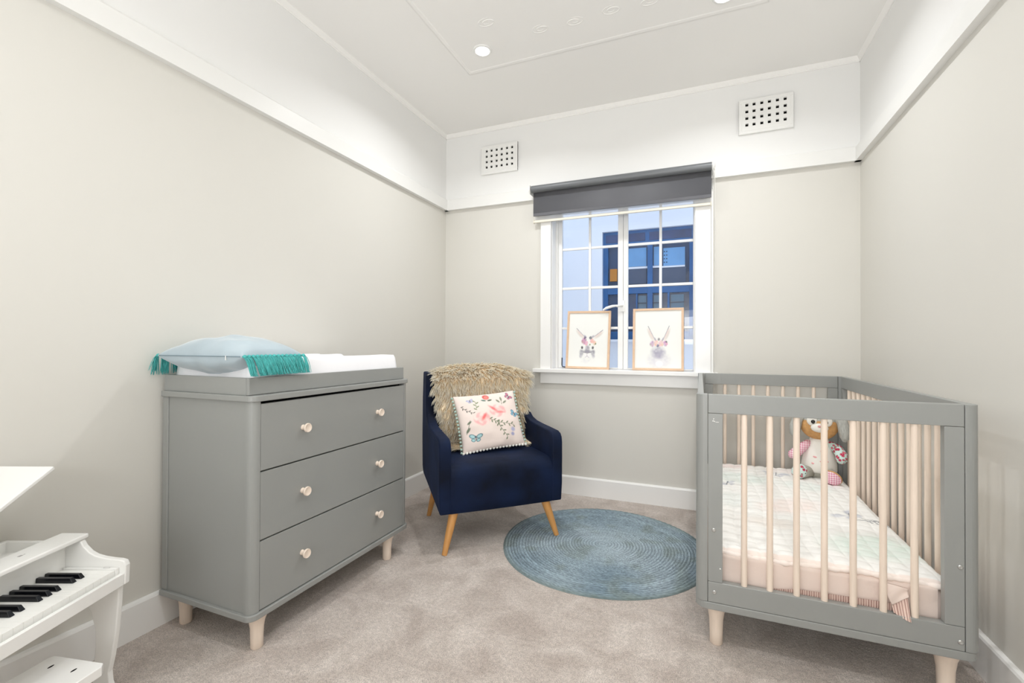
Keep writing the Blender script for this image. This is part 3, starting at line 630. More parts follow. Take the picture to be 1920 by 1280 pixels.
dab(img, u, v, 0.48, 0.085, 0.065, 0.06, 0.3, (206,92,92), 1, 0.3); dab(img, u, v, 0.485, 0.09, 0.045, 0.045, 0.3, (240,140,130), 1, 0.4); leaf(0.43, 0.15, 0.05, 0.3, (100,130,120)); leaf(0.53, 0.155, 0.05, -0.2, (92,108,92))
butterfly(0.22, 0.13, 0.055, -0.3, (190,190,214), (160,162,190)); butterfly(0.86, 0.12, 0.075, 0.9, (196,120,140), (120,120,140))
sprig([(0.29,0.31),(0.30,0.16)], (120,142,106), 0.03, 5); sprig([(0.06,0.22),(0.13,0.30),(0.22,0.36)], (82,84,78), 0.022, 7)
for a, x, y in ((-1.6, 0.72, 0.15), (-2.2, 0.66, 0.19), (-0.6, 0.77, 0.22)): leaf(x, y, 0.05, a, (128,136,118))
stroke(img, u, v, [(0.71,0.26),(0.72,0.16)], 0.005, (110,118,100))
butterfly(0.90, 0.45, 0.075, 0.6, (130,178,200), (84,124,150)); leaf(0.13, 0.52, 0.05, -0.6, (110,122,104)); leaf(0.10, 0.64, 0.06, 2.2, (110,122,104)); stroke(img, u, v, [(0.15,0.48),(0.07,0.70)], 0.005, (110,122,104))
sprig([(0.46,0.50),(0.60,0.58),(0.84,0.64)], (112,124,98), 0.03, 12); sprig([(0.56,0.55),(0.63,0.70),(0.70,0.84)], (112,124,98), 0.03, 8)
butterfly(0.20, 0.78, 0.10, 0.1, (168,204,208), (74,116,128)); dab(img, u, v, 0.82, 0.72, 0.05, 0.05, 0, (178,178,206), 1, 0.5); dab(img, u, v, 0.80, 0.80, 0.04, 0.04, 0, (168,168,200), 1, 0.5)
M_emb = mat('embroidered_blush_linen', S(233,219,212), 0.85, 0.15, attr=True, bump=(120, 0.15, 0.001))
cu = thing('embroidered_cushion', 'blush pink square cushion embroidered with butterflies and sprigs, pompom trimmed, on the armchair', 'cushion', (CH[0], CH[1], 0), chrot)
cub = bpy.data.objects.new('x', None)
cw, chh = 0.392, 0.345
cov = pillow('cushion_cover', cw, chh, 0.115, M_emb, cu, col=img, n=nC, power=0.40, pinch=0.05, wrinkle=0.010, seed=11)
# stand it up and lean it on the sheepskin: local x right, local y up the cushion, local z towards the viewer
up = Vector((-0.025, 0.135, 0.30)).normalized(); rt = Vector((1, 0.0, -0.05)); rt = (rt-up*rt.dot(up)).normalized(); nz = rt.cross(up)
MC = Matrix((rt, up, nz)).transposed().to_4x4(); MC.translation = Vector((0.012, -0.014, 0.626))
cov.data.transform(MC)
M_mint = mat('mint_pompom', S(176,200,190), 0.9, 0.1, bump=(200, 0.5, 0.002)); M_pomw = mat('white_pompom', S(232,234,228), 0.9, 0.1, bump=(200, 0.5, 0.002))
def pom(px, py, m, zz=-0.002):
    bm = BM(); bmesh.ops.create_icosphere(bm, subdivisions=2, radius=0.0075, matrix=MC @ Matrix.Translation((px, py, zz)))
    for vv in bm.verts: vv.co += Vector((random.uniform(-1,1), random.uniform(-1,1), random.uniform(-1,1)))*0.0006
    obj('pompom', bm, m, cu, smooth=True)
for i in range(20):
    t = -1+2*i/19; pom(t*cw/2, -chh/2*(1-0.05*(1-t*t))+0.001, M_pomw, 0.010)
for i in range(17):
    t = -1+2*(i+0.5)/17; pom(-cw/2*(1-0.05*(1-t*t))-0.008, t*chh/2, M_mint); pom(cw/2*(1-0.05*(1-t*t))+0.008, t*chh/2, M_mint)

# ------------------------------------------------------------ round jute rug
RX, RY, RR = -0.489, 2.500, 0.540
turns = 34; per = 7; nr = turns*per+1; na = 300
r_ = np.linspace(0.004, RR, nr)[:, None]*np.ones((1, na)); a_ = np.linspace(0, 2*PI, na, endpoint=False)[None, :]*np.ones((nr, 1))
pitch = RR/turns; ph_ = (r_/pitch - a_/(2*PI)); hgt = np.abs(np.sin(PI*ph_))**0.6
braid = np.sin(a_*r_*2*PI/0.016+PI*np.floor(ph_))  # plait bumps along each coil
z = 0.004+0.0055*hgt+0.0012*braid*hgt; z[-3:] *= np.array([0.8, 0.55, 0.05])[:, None]
z += 0.003*(rnoise((nr, na), (5, 6), 4)-0.5)
rad = r_*(1+0.006*np.sin(3*a_+1)+0.004*np.sin(5*a_))
P = np.stack([rad*np.cos(a_), rad*np.sin(a_), np.maximum(z, 0.0008)], -1)
xx = P[..., 0]/(RR*2)+0.5; yy = P[..., 1]/(RR*2)+0.5
def sample(img2, x, y): return img2[np.clip((y*img2.shape[0]).astype(int), 0, img2.shape[0]-1), np.clip((x*img2.shape[1]).astype(int), 0, img2.shape[1]-1)]
N1 = sample(rnoise((400, 400), (5, 5), 21), xx, yy); N2 = sample(rnoise((400, 400), (16, 16), 22), xx, yy); N3 = np.random.rand(nr, na)
ringv = np.random.RandomState(5).rand(turns+2)[np.clip(np.floor(ph_+1).astype(int), 0, turns+1)]
c0 = np.array([118,136,148.]); c1 = np.array([156,170,178.]); c2 = np.array([126,138,136.])
col = c0*(1-N1[..., None])+c1*N1[..., None]; k = np.clip((N2-0.55)*3, 0, 1)[..., None]*0.6; col = col*(1-k)+c2*k
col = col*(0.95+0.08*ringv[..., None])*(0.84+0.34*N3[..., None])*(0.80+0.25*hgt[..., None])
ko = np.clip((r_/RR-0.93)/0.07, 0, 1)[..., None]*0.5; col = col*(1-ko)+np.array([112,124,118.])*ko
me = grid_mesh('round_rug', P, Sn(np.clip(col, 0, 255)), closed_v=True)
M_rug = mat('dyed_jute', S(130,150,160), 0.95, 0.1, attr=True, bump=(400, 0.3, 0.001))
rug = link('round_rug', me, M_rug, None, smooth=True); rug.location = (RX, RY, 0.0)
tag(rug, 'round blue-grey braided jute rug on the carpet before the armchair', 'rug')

# ------------------------------------------------------------ crib
CX, CY0, CY1, CW = -0.014, 1.778, 3.175, 0.780
crib = thing('crib', 'grey crib with pale wooden spindles standing along the right wall', 'crib', (CX, CY0, 0)); 
D = CY1-CY0; PT = 0.032; TOP = 0.908; BP = 0.150
obj('base_plate', prism(BM(), rrect(0, CW, 0, D, 0.036, {'x0y0','x1y0','x0y1','x1y1'}), BP, BP+0.026, 'z'), M_grey, crib, bevel=0.003)
for sx in (0, 1):
    for sy in (0, 1):
        x0, x1 = (0, 0.038) if sx == 0 else (CW-0.038, CW); y0, y1 = (0, 0.040) if sy == 0 else (D-0.040, D)
        nm = 'x%dy%d' % (sx, sy)
        obj('corner_post', prism(BM(), rrect(x0, x1, y0, y1, 0.028, {nm}), BP+0.027, TOP, 'z'), M_grey, crib, bevel=0.0015)
def end_panel(y0, y1, n_sp, ysp, bolts):
    a, b_ = 0.0392, CW-0.0392
    obj('top_rail', bx(a, b_, y0, y1, 0.842, TOP), M_grey, crib, bevel=0.002)
    obj('bottom_rail', bx(a, b_, y0, y1, BP+0.027, 0.248), M_grey, crib, bevel=0.002)
    obj('stile', bx(a, a+0.047, y0+0.001, y1-0.001, 0.249, 0.841), M_grey, crib, bevel=0.001)
    obj('stile', bx(b_-0.047, b_, y0+0.001, y1-0.001, 0.249, 0.841), M_grey, crib, bevel=0.001)
    for i in range(n_sp):
        x = 0.155+0.0785*i+0.0
        obj('spindle', tube(BM(), [(x, ysp, 0.243), (x, ysp, 0.846)], 0.0098, 16), M_birch, crib, smooth=True, sharp=50)
end_panel(0.001, 0.029, 7, 0.015, True); end_panel(D-0.029, D-0.001, 7, D-0.015, False)
for sx in (0, 1):
    x0, x1 = (0.004, 0.026) if sx == 0 else (CW-0.026, CW-0.004)
    obj('side_top_rail', bx(x0, x1, 0.041, D-0.041, 0.842, TOP), M_grey, crib, bevel=0.002)
    obj('side_bottom_rail', bx(x0, x1, 0.041, D-0.041, BP+0.027, 0.235), M_grey, crib, bevel=0.002)
    obj('side_stile', bx(x0, x1, 0.041, 0.078, 0.236, 0.841), M_grey, crib, bevel=0.001); obj('side_stile', bx(x0, x1, D-0.078, D-0.041, 0.236, 0.841), M_grey, crib, bevel=0.001)
    xm = (x0+x1)/2; n_ = 15
    for i in range(n_):
        y = 0.078+(D-0.156)*(i+1)/(n_+1); obj('spindle', tube(BM(), [(xm, y, 0.23), (xm, y, 0.846)], 0.0095, 14), M_birch, crib, smooth=True, sharp=50)
for (x, z) in ((0.058,0.431),(0.060,0.213),(CW-0.050,0.425),(CW-0.050,0.203)):
    b_ = obj('bolt', lathe(BM(), [(0.0,-0.001),(0.0068,-0.001),(0.0068,0.0015),(0.0050,0.0032),(0.0028,0.0034),(0.0026,0.0012),(0.0,0.0012)], 20, mtx=Matrix.Translation((x, 0.001, z)) @ Matrix.Rotation(PI/2, 4, 'X')), M_bolt, crib, smooth=True, sharp=35)
obj('pin', lathe(BM(), [(0.0,0.0),(0.003,0.0),(0.002,0.0015),(0.0,0.002)], 12, mtx=Matrix.Translation((0.079, 0.002, 0.298)) @ Matrix.Rotation(PI/2, 4, 'X')), M_white, crib, smooth=True)
bm = BM()
for (x, z, r) in ((0.0575,0.8225,0.0018),(0.0545,0.8145,0.0016),(0.0585,0.8140,0.0018),(0.0615,0.8125,0.0012),(0.0565,0.8185,0.001)):
    lathe(bm, [(0.0,0.0),(r,0.0),(r,0.0006),(0.0,0.0006)], 8, mtx=Matrix.Translation((x, 0.002, z)) @ Matrix.Rotation(PI/2, 4, 'X'))
box(bm, 0.064, 0.074, 0.0012, 0.002, 0.8105, 0.8118)
obj('maker_mark', bm, M_white, crib)
crib_leg = [(0.0,0.0),(0.019,0.0),(0.0215,0.003),(0.0225,0.05),(0.0235,0.085),(0.028,0.115),(0.036,0.138),(0.044,0.1505),(0.0,0.1505)]
for (x, y) in ((0.068,0.068),(CW-0.062,0.062),(0.068,D-0.066),(CW-0.066,D-0.066)):
    obj('leg', lathe(BM(), crib_leg, 28, org=(x, y, 0)), M_birch, crib, smooth=True, sharp=50)
obj('mattress_support', bx(0.028, CW-0.028, 0.042, D-0.042, 0.178, 0.192), M_grey, crib)

# mattress in a pink fitted sheet
M_pink = mat('dusty_pink_jersey', S(226,210,201), 0.9, 0.15, noise=(12, 0.03), bump=(7, 0.35, 0.02))
mt = thing('crib_mattress', 'crib mattress in a dusty pink fitted sheet inside the crib', 'mattress', (CX+CW/2, (CY0+CY1)/2, 0.192))
mw, md, mh = CW-0.078, D-0.094, 0.135
n, m_ = 64, 40
def superloop(n, w, h, r):
    pts = []
    for k in range(n):
        a = 2*PI*k/n; c, s = math.cos(a), math.sin(a); e = 0.12
        pts.append((w/2*np.sign(c)*abs(c)**e, h/2*np.sign(s)*abs(s)**e))
    return pts
def rr_loop(w, h, r, n):
    base = rrect(-w/2, w/2, -h/2, h/2, r, {'x0y0','x1y0','x0y1','x1y1'}, 6); out = []
    for i in range(len(base)):
        p, q = base[i], base[(i+1) % len(base)]; L_ = math.hypot(q[0]-p[0], q[1]-p[1]); k = max(1, int(L_/n))
        for j in range(k): out.append((p[0]+(q[0]-p[0])*j/k, p[1]+(q[1]-p[1])*j/k))
    return out
lp = rr_loop(mw, md, 0.05, 0.02)
layers = [(0.0, 0.985), (0.006, 0.996), (0.03, 1.0), (0.06, 1.002), (0.10, 1.0), (0.122, 0.992), (0.133, 0.975), (0.135, 0.94)]
P = np.zeros((len(layers), len(lp), 3)); rs = np.random.RandomState(2)
fold = rnoise((len(layers), len(lp)), (3, 26), 9)-0.5
for i, (z_, k) in enumerate(layers):
    for j, (x, y) in enumerate(lp):
        b_ = 1+0.010*fold[i, j]*(1 if 0 < i < 6 else 0); P[i, j] = (x*k*b_, y-(y*(1-k)*0.5)+(0.006*fold[i, j]*np.sign(y)), z_)
me = grid_mesh('fitted_sheet', P, closed_v=True)
o = link('fitted_sheet', me, M_pink, mt, smooth=True)
bm = bmesh.new(); bm.from_mesh(me); bm.verts.ensure_lookup_table(); nl = len(lp); bm.faces.new([bm.verts[(len(layers)-1)*nl+j] for j in range(nl)]); bm.faces.new([bm.verts[j] for j in range(nl)][::-1]); bm.to_mesh(me); bm.free()

# knitted blanket tucked down the near end with ribbed hem poking through the spindles
M_rib = mat('ribbed_pink_knit', S(214,188,176), 0.9, 0.1)
kb = thing('knitted_blanket', 'dusty pink knitted blanket with ribbed hem hanging over the near end of the mattress', 'blanket', (CX, CY0+0.04, 0.192))
n, m_ = 120, 16
P = np.zeros((n, m_, 3))
wv_ = rnoise((n, m_), (8, 2), 12)-0.5
for i in range(n):
    x = 0.072+0.62*i/(n-1)
    low = np.interp(x, [0.07, 0.2, 0.30, 0.50, 0.58, 0.62, 0.635, 0.64, 0.70], [0.03, 0.02, 0.012, 0.014, 0.010, 0.012, 0.03, 0.045, 0.05])
    for j in range(m_):
        t = j/(m_-1); z_ = 0.148*(1-t)+low*t if t > 0 else 0.148
        P[i, j] = (x, (-0.0005 if t > 0 else 0.02)+0.0045*wv_[i, j]+0.002*math.sin(x*60+z_*20)*(1-t)+0.004*abs(x-0.62 < 0)*0, z_)
link('knit_panel', grid_mesh('knit_panel', P), M_pink, kb, smooth=True)
def rib_panel(x0, x1, top_f, bot_f, yf, n=None):
    n = n or int((x1-x0)/0.0012); Q = np.zeros((n, 6, 3)); cl = np.zeros((n, 6, 3))
    for i in range(n):
        x = x0+(x1-x0)*i/(n-1); rib = math.sin(x/0.0068*2*PI)
        for j in range(6):
            t = j/5; q = top_f(x)*(1-t)+bot_f(x)*t; Q[i, j] = (x, yf(x, t)-0.0016*rib, q)
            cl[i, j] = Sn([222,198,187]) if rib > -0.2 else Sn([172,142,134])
    return grid_mesh('ribbed_hem', Q, cl)
M_ribc = mat('ribbed_hem_knit', S(214,188,176), 0.9, 0.1, attr=True)
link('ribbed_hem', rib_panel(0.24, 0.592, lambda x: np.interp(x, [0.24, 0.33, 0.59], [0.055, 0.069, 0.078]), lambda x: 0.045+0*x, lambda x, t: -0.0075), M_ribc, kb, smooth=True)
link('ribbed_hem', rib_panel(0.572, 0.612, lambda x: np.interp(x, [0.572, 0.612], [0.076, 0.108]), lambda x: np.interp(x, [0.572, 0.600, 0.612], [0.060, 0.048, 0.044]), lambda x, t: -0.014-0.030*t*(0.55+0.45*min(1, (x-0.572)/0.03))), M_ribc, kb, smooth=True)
P = np.zeros((20, 14, 3))
for i in range(20):
    for j in range(14):
        a, t = i/19, j/13; x = 0.572+0.044*a; P[i, j] = (x-0.03*(1-t)*(1-a), -0.0075-0.008*t-0.006*math.sin(a*4+t*2)*math.sin(PI*t), (0.140-0.010*a)*(1-t)+(0.076+0.032*a)*t)
o = link('knit_corner', grid_mesh('knit_corner', P), M_pink, kb, smooth=True); s_ = o.modifiers.new('s', 'SOLIDIFY'); s_.thickness = 0.003

# quilt on the mattress
nq, mq = 200, 320
q0x, q1x, q0y, q1y = 0.046, CW-0.046, 0.052, D-0.050
ux = np.linspace(0, 1, nq)[:, None]*np.ones((1, mq)); vy = np.linspace(0, 1, mq)[None, :]*np.ones((nq, 1))   # v=0 near end
img = np.ones((nq, mq, 3))*Sn([240,239,236])
U, V = ux, vy
QF = [(0.14, 0.90), (0.40, 1.17), (0.60, 0.60), (0.665, 0.555)]
tx = rnoise((nq, mq), (40, 60), 31); big = rnoise((nq, mq), (4, 6), 33)
for (cx, cy, rx, ry, rot, col, a) in ((0.80,0.16,0.30,0.11,0.1,(214,228,219),0.85),(0.25,0.75,0.30,0.10,0.0,(218,230,224),0.7),(0.50,0.45,0.25,0.10,0.3,(243,226,220),0.7),(0.70,0.72,0.22,0.08,0,(220,232,228),0.6),(0.15,0.45,0.14,0.12,0,(222,232,230),0.5),(0.20,0.93,0.18,0.05,0,(243,224,220),0.7),(0.35,0.25,0.2,0.06,0,(242,232,224),0.5),(0.62,0.93,0.2,0.05,0,(240,228,224),0.6)):
    dab(img, U, V, cx, cy, rx, ry, rot, col, a, 0.5, 0.6+0.4*tx)
UM, VM = ux*(q1x-q0x), vy*(q1y-q0y)     # metres across and along the quilt
def qfly(x, y, s, a):
    x -= q0x; y -= q0y
    for sg in (1, -1):
        for (dx, dy, rx, ry) in ((0.6, 0.25, 0.62, 0.34), (0.4, -0.35, 0.4, 0.26)):
            px, py = sg*dx*s, dy*s; X = x+px*math.cos(a)-py*math.sin(a); Y = y+px*math.sin(a)+py*math.cos(a)
            dab(img, UM, VM, X, Y, rx*s, ry*s, a+sg*0.4, (190,193,204), 0.9, 0.5, 0.55+0.45*tx)
    stroke(img, UM, VM, [(x-0.3*s*math.sin(a)*0, y-0.03), (x+0.01, y+0.035)], 0.003, (120,124,134))
qfly(*QF[0], 0.055, 0.5); qfly(*QF[1], 0.065, -0.3); qfly(*QF[2], 0.070, 0.9)
for k in range(6): stroke(img, UM, VM, [(QF[3][0]-q0x-0.03+0.018*k, QF[3][1]-q0y+0.03-0.006*k), (QF[3][0]-q0x+0.002+0.018*k, QF[3][1]-q0y-0.025)], 0.0028, (84,88,98))
stroke(img, UM, VM, [(QF[3][0]-q0x-0.05, QF[3][1]-q0y-0.01), (QF[3][0]-q0x+0.07, QF[3][1]-q0y+0.0)], 0.0025, (120,124,130))
ex = np.clip(np.minimum(ux, 1-ux)*(q1x-q0x)/0.035, 0, 1); ey0 = np.clip(vy*(q1y-q0y)/0.03, 0, 1); ey1 = np.clip((1-vy)*(q1y-q0y)/0.05, 0, 1)
cell = 0.055; qx = np.abs(np.sin(PI*(ux*(q1x-q0x)+0.12*np.sin(vy*9)*0.1)/cell)); qy = np.abs(np.sin(PI*(vy*(q1y-q0y)+0.02*np.sin(ux*8))/cell))
zq = 0.332+0.018*(ex*(2-ex))**0.5*(ey0*(2-ey0))**0.5-0.008*(1-ex)+0.0065*(qx*qy)**0.4+0.006*big+0.0022*tx+0.012*np.clip((vy-0.55)*2, 0, 1)*ey1
wob = 0.006*(rnoise((nq, mq), (5, 14), 35)-0.5)
P = np.stack([q0x+(q1x-q0x)*ux, q0y+(q1y-q0y)*vy+wob*(vy < 0.05)*1.5, zq], -1)
hem = (vy < 0.008); img[hem] = Sn([238,226,219])
quilt = thing('crib_quilt', 'white and pastel patchwork quilt with grey butterflies spread on the crib mattress', 'quilt', (CX, CY0, 0))
M_q = mat('quilt_cotton', S(240,240,236), 0.9, 0.15, attr=True, bump=(45, 0.45, 0.006))
o = link('quilt_top', grid_mesh('quilt_top', P, img), M_q, quilt, smooth=True)
# puckered bound edge roll round the near end
pts = []; rads = []
for i in range(150):
    t = i/149; x = q0x+(q1x-q0x)*t; pts.append((x, q0y-0.002+0.003*math.sin(t*31), 0.3375+0.004*math.sin(t*9+2)+0.004*(t)*1.0)); rads.append(0.0085+0.0012*math.sin(t*150)+0.001*math.sin(t*61))
obj('bound_edge', tube(BM(), pts, rads, 12), mat('quilt_binding', S(240,229,222), 0.9, 0.1, bump=(60, 0.4, 0.004)), quilt, smooth=True)
bm = BM(); box(bm, q0x+0.004, q1x-0.004, q0y+0.002, q1y, 0.3275, 0.336); obj('quilt_wadding', bm, M_q, quilt)
set_col(quilt.children[-1].data if quilt.children else bpy.data.objects['quilt_wadding'].data, np.tile(Sn([238,220,210]), (8, 1))) if True else None

# ------------------------------------------------------------ plush toy in the crib
def ellip(bm, c, r, seg=28, ring=18, mtx=None, noise=0.0):
    m0 = Matrix.Translation(c) @ (mtx or Matrix.Identity(4)) @ Matrix.Diagonal((*r, 1)); k = bmesh.ops.create_uvsphere(bm, u_segments=seg, v_segments=ring, radius=1, matrix=m0); return k['verts']
pt = thing('plush_toy', 'tan-faced plush toy with long grey ears sitting at the far end of the crib', 'soft toy', (0.603, 2.985, 0.362), math.radians(-10))
M_tan = mat('tan_towelling', S(206,160,108), 0.95, 0.1, noise=(60, 0.12), bump=(120, 0.6, 0.004)); M_offw = mat('white_felt', S(238,236,230), 0.9, 0.1, bump=(90, 0.3, 0.003))
M_gfur = mat('grey_plush_fur', S(188,190,186), 0.95, 0.1, noise=(40, 0.15), bump=(60, 0.8, 0.008), scale_vec=(3, 3, 0.6)); M_eye = mat('black_bead', S(14,14,16), 0.12, 0.6); M_eyew = mat('eye_white', S(240,240,240), 0.3)
M_pp = mat('pink_print', S(238,176,180), 0.9)
def node_mat(name, fn):
    m = bpy.data.materials.new(name); m.use_nodes = True; fn(m.node_tree, m.node_tree.nodes['Principled BSDF']); m.node_tree.nodes['Principled BSDF'].inputs['Roughness'].default_value = 0.9; return m
def gingham(nt, b):
    N, L = nt.nodes, nt.links; tc = N.new('ShaderNodeTexCoord'); sp = N.new('ShaderNodeSeparateXYZ'); L.new(tc.outputs['Object'], sp.inputs[0]); outs = []
    for ax in (0, 2):
        m1 = N.new('ShaderNodeMath'); m1.operation = 'MULTIPLY'; m1.inputs[1].default_value = 95; L.new(sp.outputs[ax], m1.inputs[0]); m2 = N.new('ShaderNodeMath'); m2.operation = 'FRACT'; L.new(m1.outputs[0], m2.inputs[0]); m3 = N.new('ShaderNodeMath'); m3.operation = 'GREATER_THAN'; m3.inputs[1].default_value = 0.5; L.new(m2.outputs[0], m3.inputs[0]); outs.append(m3.outputs[0])
    a = N.new('ShaderNodeMath'); a.operation = 'ADD'; L.new(outs[0], a.inputs[0]); L.new(outs[1], a.inputs[1]); h = N.new('ShaderNodeMath'); h.operation = 'MULTIPLY'; h.inputs[1].default_value = 0.5; L.new(a.outputs[0], h.inputs[0])
    r = N.new('ShaderNodeValToRGB'); r.color_ramp.elements[0].color = (*S(246,226,232), 1); r.color_ramp.elements[1].color = (*S(214,130,158), 1); L.new(h.outputs[0], r.inputs[0]); L.new(r.outputs[0], b.inputs['Base Color'])
def floral(nt, b):
    N, L = nt.nodes, nt.links; tc = N.new('ShaderNodeTexCoord'); vo = N.new('ShaderNodeTexVoronoi'); vo.inputs['Scale'].default_value = 62; L.new(tc.outputs['Object'], vo.inputs[0])
    r = N.new('ShaderNodeValToRGB'); r.color_ramp.interpolation = 'CONSTANT'; e = r.color_ramp.elements; e[0].color = (*S(170,30,70), 1); e[1].position = 0.30; e[1].color = (*S(234,120,140), 1)
    x = e.new(0.42); x.color = (*S(84,110,92), 1); x = e.new(0.5); x.color = (*S(206,226,222), 1); L.new(vo.outputs['Distance'], r.inputs[0])
    L.new(r.outputs[0], b.inputs['Base Color'])
M_ging = node_mat('pink_gingham', gingham); M_flor = node_mat('floral_print', floral); M_legk = mat('grey_ribbed_knit', S(176,174,164), 0.9, 0.1, bump=(40, 0.6, 0.006), scale_vec=(1, 1, 6))
def soft(name, bm, m, parent=pt): return obj(name, bm, m, parent, smooth=True)
body = BM(); lathe(body, [(0.0,0.0),(0.055,0.004),(0.076,0.03),(0.078,0.07),(0.070,0.115),(0.058,0.155),(0.046,0.19),(0.038,0.215),(0.0,0.22)], 28, mtx=Matrix.Diagonal((1, 0.78, 1, 1))); soft('body', body, M_legk)
sh = BM(); lathe(sh, [(0.079,0.035),(0.083,0.045),(0.082,0.08),(0.074,0.12),(0.062,0.16),(0.050,0.195),(0.042,0.215),(0.038,0.22)], 28, mtx=Matrix.Diagonal((1, 0.80, 1, 1))); s_o = soft('smock', sh, M_offw)
for (x, z_, w_) in ((0.018,0.150,0.030),(0.026,0.135,0.018),(-0.02,0.12,0.02),(0.018,0.095,0.036),(0.034,0.102,0.015),(-0.03,0.085,0.014)):
    ym = -0.80*math.sqrt(max(0, np.interp(z_, [0.08,0.12,0.16], [0.082,0.074,0.062])**2-x*x)); pb = BM(); ellip(pb, (x, ym-0.001, z_), (w_*0.5, 0.002, 0.0045), 12, 8, Matrix.Rotation(0.3, 4, 'Y')); obj('print_motif', pb, M_pp, s_o, smooth=True)
hd = BM(); ellip(hd, (0, -0.01, 0.288), (0.090, 0.072, 0.080)); soft('head', hd, M_tan)
cp = BM(); ellip(cp, (0, -0.004, 0.318), (0.089, 0.073, 0.062)); soft('forehead', cp, M_gfur)
for s in (1, -1):
    e = BM(); ellip(e, (s*0.034, -0.075, 0.318), (0.024, 0.011, 0.028)); ep = soft('eye_patch', e, M_offw)
    e = BM(); ellip(e, (s*0.029, -0.086, 0.313), (0.0095, 0.005, 0.0105)); ey = soft('eye', e, M_eye, ep)
    # long drooping ear
    e = BM(); tube(e, [(s*0.055,-0.02,0.352),(s*0.080,-0.03,0.345),(s*0.100,-0.035,0.315),(s*0.110,-0.04,0.275),(s*0.114,-0.04,0.235),(s*0.112,-0.04,0.212)], [0.012,0.024,0.027,0.028,0.024,0.008], 16)
    soft('ear', e, M_gfur)
mz = BM(); ellip(mz, (0, -0.085, 0.282), (0.040, 0.020, 0.024)); mu = soft('muzzle', mz, M_offw); e = BM(); ellip(e, (0, -0.104, 0.292), (0.009, 0.005, 0.006)); soft('nose', e, mat('pink_nose', S(214,150,150), 0.6), mu)
# arms and legs as tapered chains with pads
def limb(name, pts, rads, m): bm = BM(); tube(bm, pts, rads, 18); return soft(name, bm, m)
limb('arm', [(-0.045,-0.01,0.19),(-0.075,-0.03,0.165),(-0.105,-0.05,0.135),(-0.128,-0.06,0.115),(-0.14,-0.063,0.108)], [0.018,0.024,0.027,0.024,0.008], M_ging)
limb('arm', [(0.045,-0.01,0.19),(0.080,-0.03,0.170),(0.098,-0.05,0.140),(0.096,-0.07,0.115),(0.094,-0.074,0.100)], [0.018,0.025,0.028,0.025,0.008], M_flor)
limb('leg', [(-0.04,-0.03,0.035),(-0.07,-0.07,0.036),(-0.085,-0.10,0.038)], [0.03,0.032,0.03], M_legk); limb('leg', [(0.04,-0.03,0.032),(0.055,-0.08,0.032),(0.05,-0.12,0.034)], [0.03,0.032,0.03], M_legk)
def foot(c, m, tilt):
    bm = BM(); ellip(bm, c, (0.036, 0.022, 0.041), mtx=Matrix.Rotation(tilt, 4, 'Y') @ Matrix.Rotation(-0.25, 4, 'X')); return soft('foot', bm, m)
foot((-0.092, -0.105, 0.043), M_flor, 0.5)
bm = BM(); ellip(bm, (0.048, -0.140, 0.036), (0.046, 0.020, 0.031), mtx=Matrix.Rotation(0.35, 4, 'Y')); soft('foot', bm, M_ging)
bm = BM(); ellip(bm, (0.050, -0.128, 0.0365), (0.049, 0.020, 0.034), mtx=Matrix.Rotation(0.35, 4, 'Y')); soft('foot_upper', bm, M_tan)

# ------------------------------------------------------------ framed prints on the sill
def print_mesh(name, w_, h_, fn, nx=130, ny=170):
    u = np.linspace(0, 1, nx)[:, None]*np.ones((1, ny)); v = 1-np.linspace(0, 1, ny)[None, :]*np.ones((nx, 1))
    img = np.ones((nx, ny, 3))*Sn([240,241,238]); fn(img, u, v, rnoise((nx, ny), (26, 34), 51))
    P = np.stack([(u-0.5)*w_, np.zeros_like(u), (1-v)*h_], -1); return grid_mesh(name, P, img)
def ears(img, u, v, tips, bases, tx):
    for (t, b_, s) in ((tips[0], bases[0], -1), (tips[1], bases[1], 1)):
        cx, cy = (t[0]+b_[0])/2, (t[1]+b_[1])/2; a = math.atan2(b_[1]-t[1], b_[0]-t[0]); ln = math.hypot(b_[0]-t[0], b_[1]-t[1])/2
        dab(img, u, v, cx+s*0.028, cy+0.025, ln*1.08, 0.042, a, (222,214,208), 0.9, 0.6); dab(img, u, v, cx+s*0.012, cy+0.01, ln, 0.022, a, (232,214,208), 0.9, 0.6)
        stroke(img, u, v, [t, (cx, cy), b_], 0.009, (158,154,168), 0.7); stroke(img, u, v, [t, ((t[0]+cx)/2, (t[1]+cy)/2)], 0.0055, (96,92,104), 0.7); dab(img, u, v, b_[0], b_[1]-0.02, 0.06, 0.022, a, (170,166,182), 0.8, 0.6)
def flowers(img, u, v, L_):
    rs = random.Random(4)
    for (x, y, r, c) in L_:
        dab(img, u, v, x, y, r, r, 0, c, 0.9, 0.5)
        for k in range(7): a = rs.random()*6.28; dab(img, u, v, x+r*0.6*math.cos(a), y+r*0.55*math.sin(a), r*0.45, r*0.3, a, tuple(min(255, q+rs.randint(-28, 22)) for q in c), 0.8, 0.5)
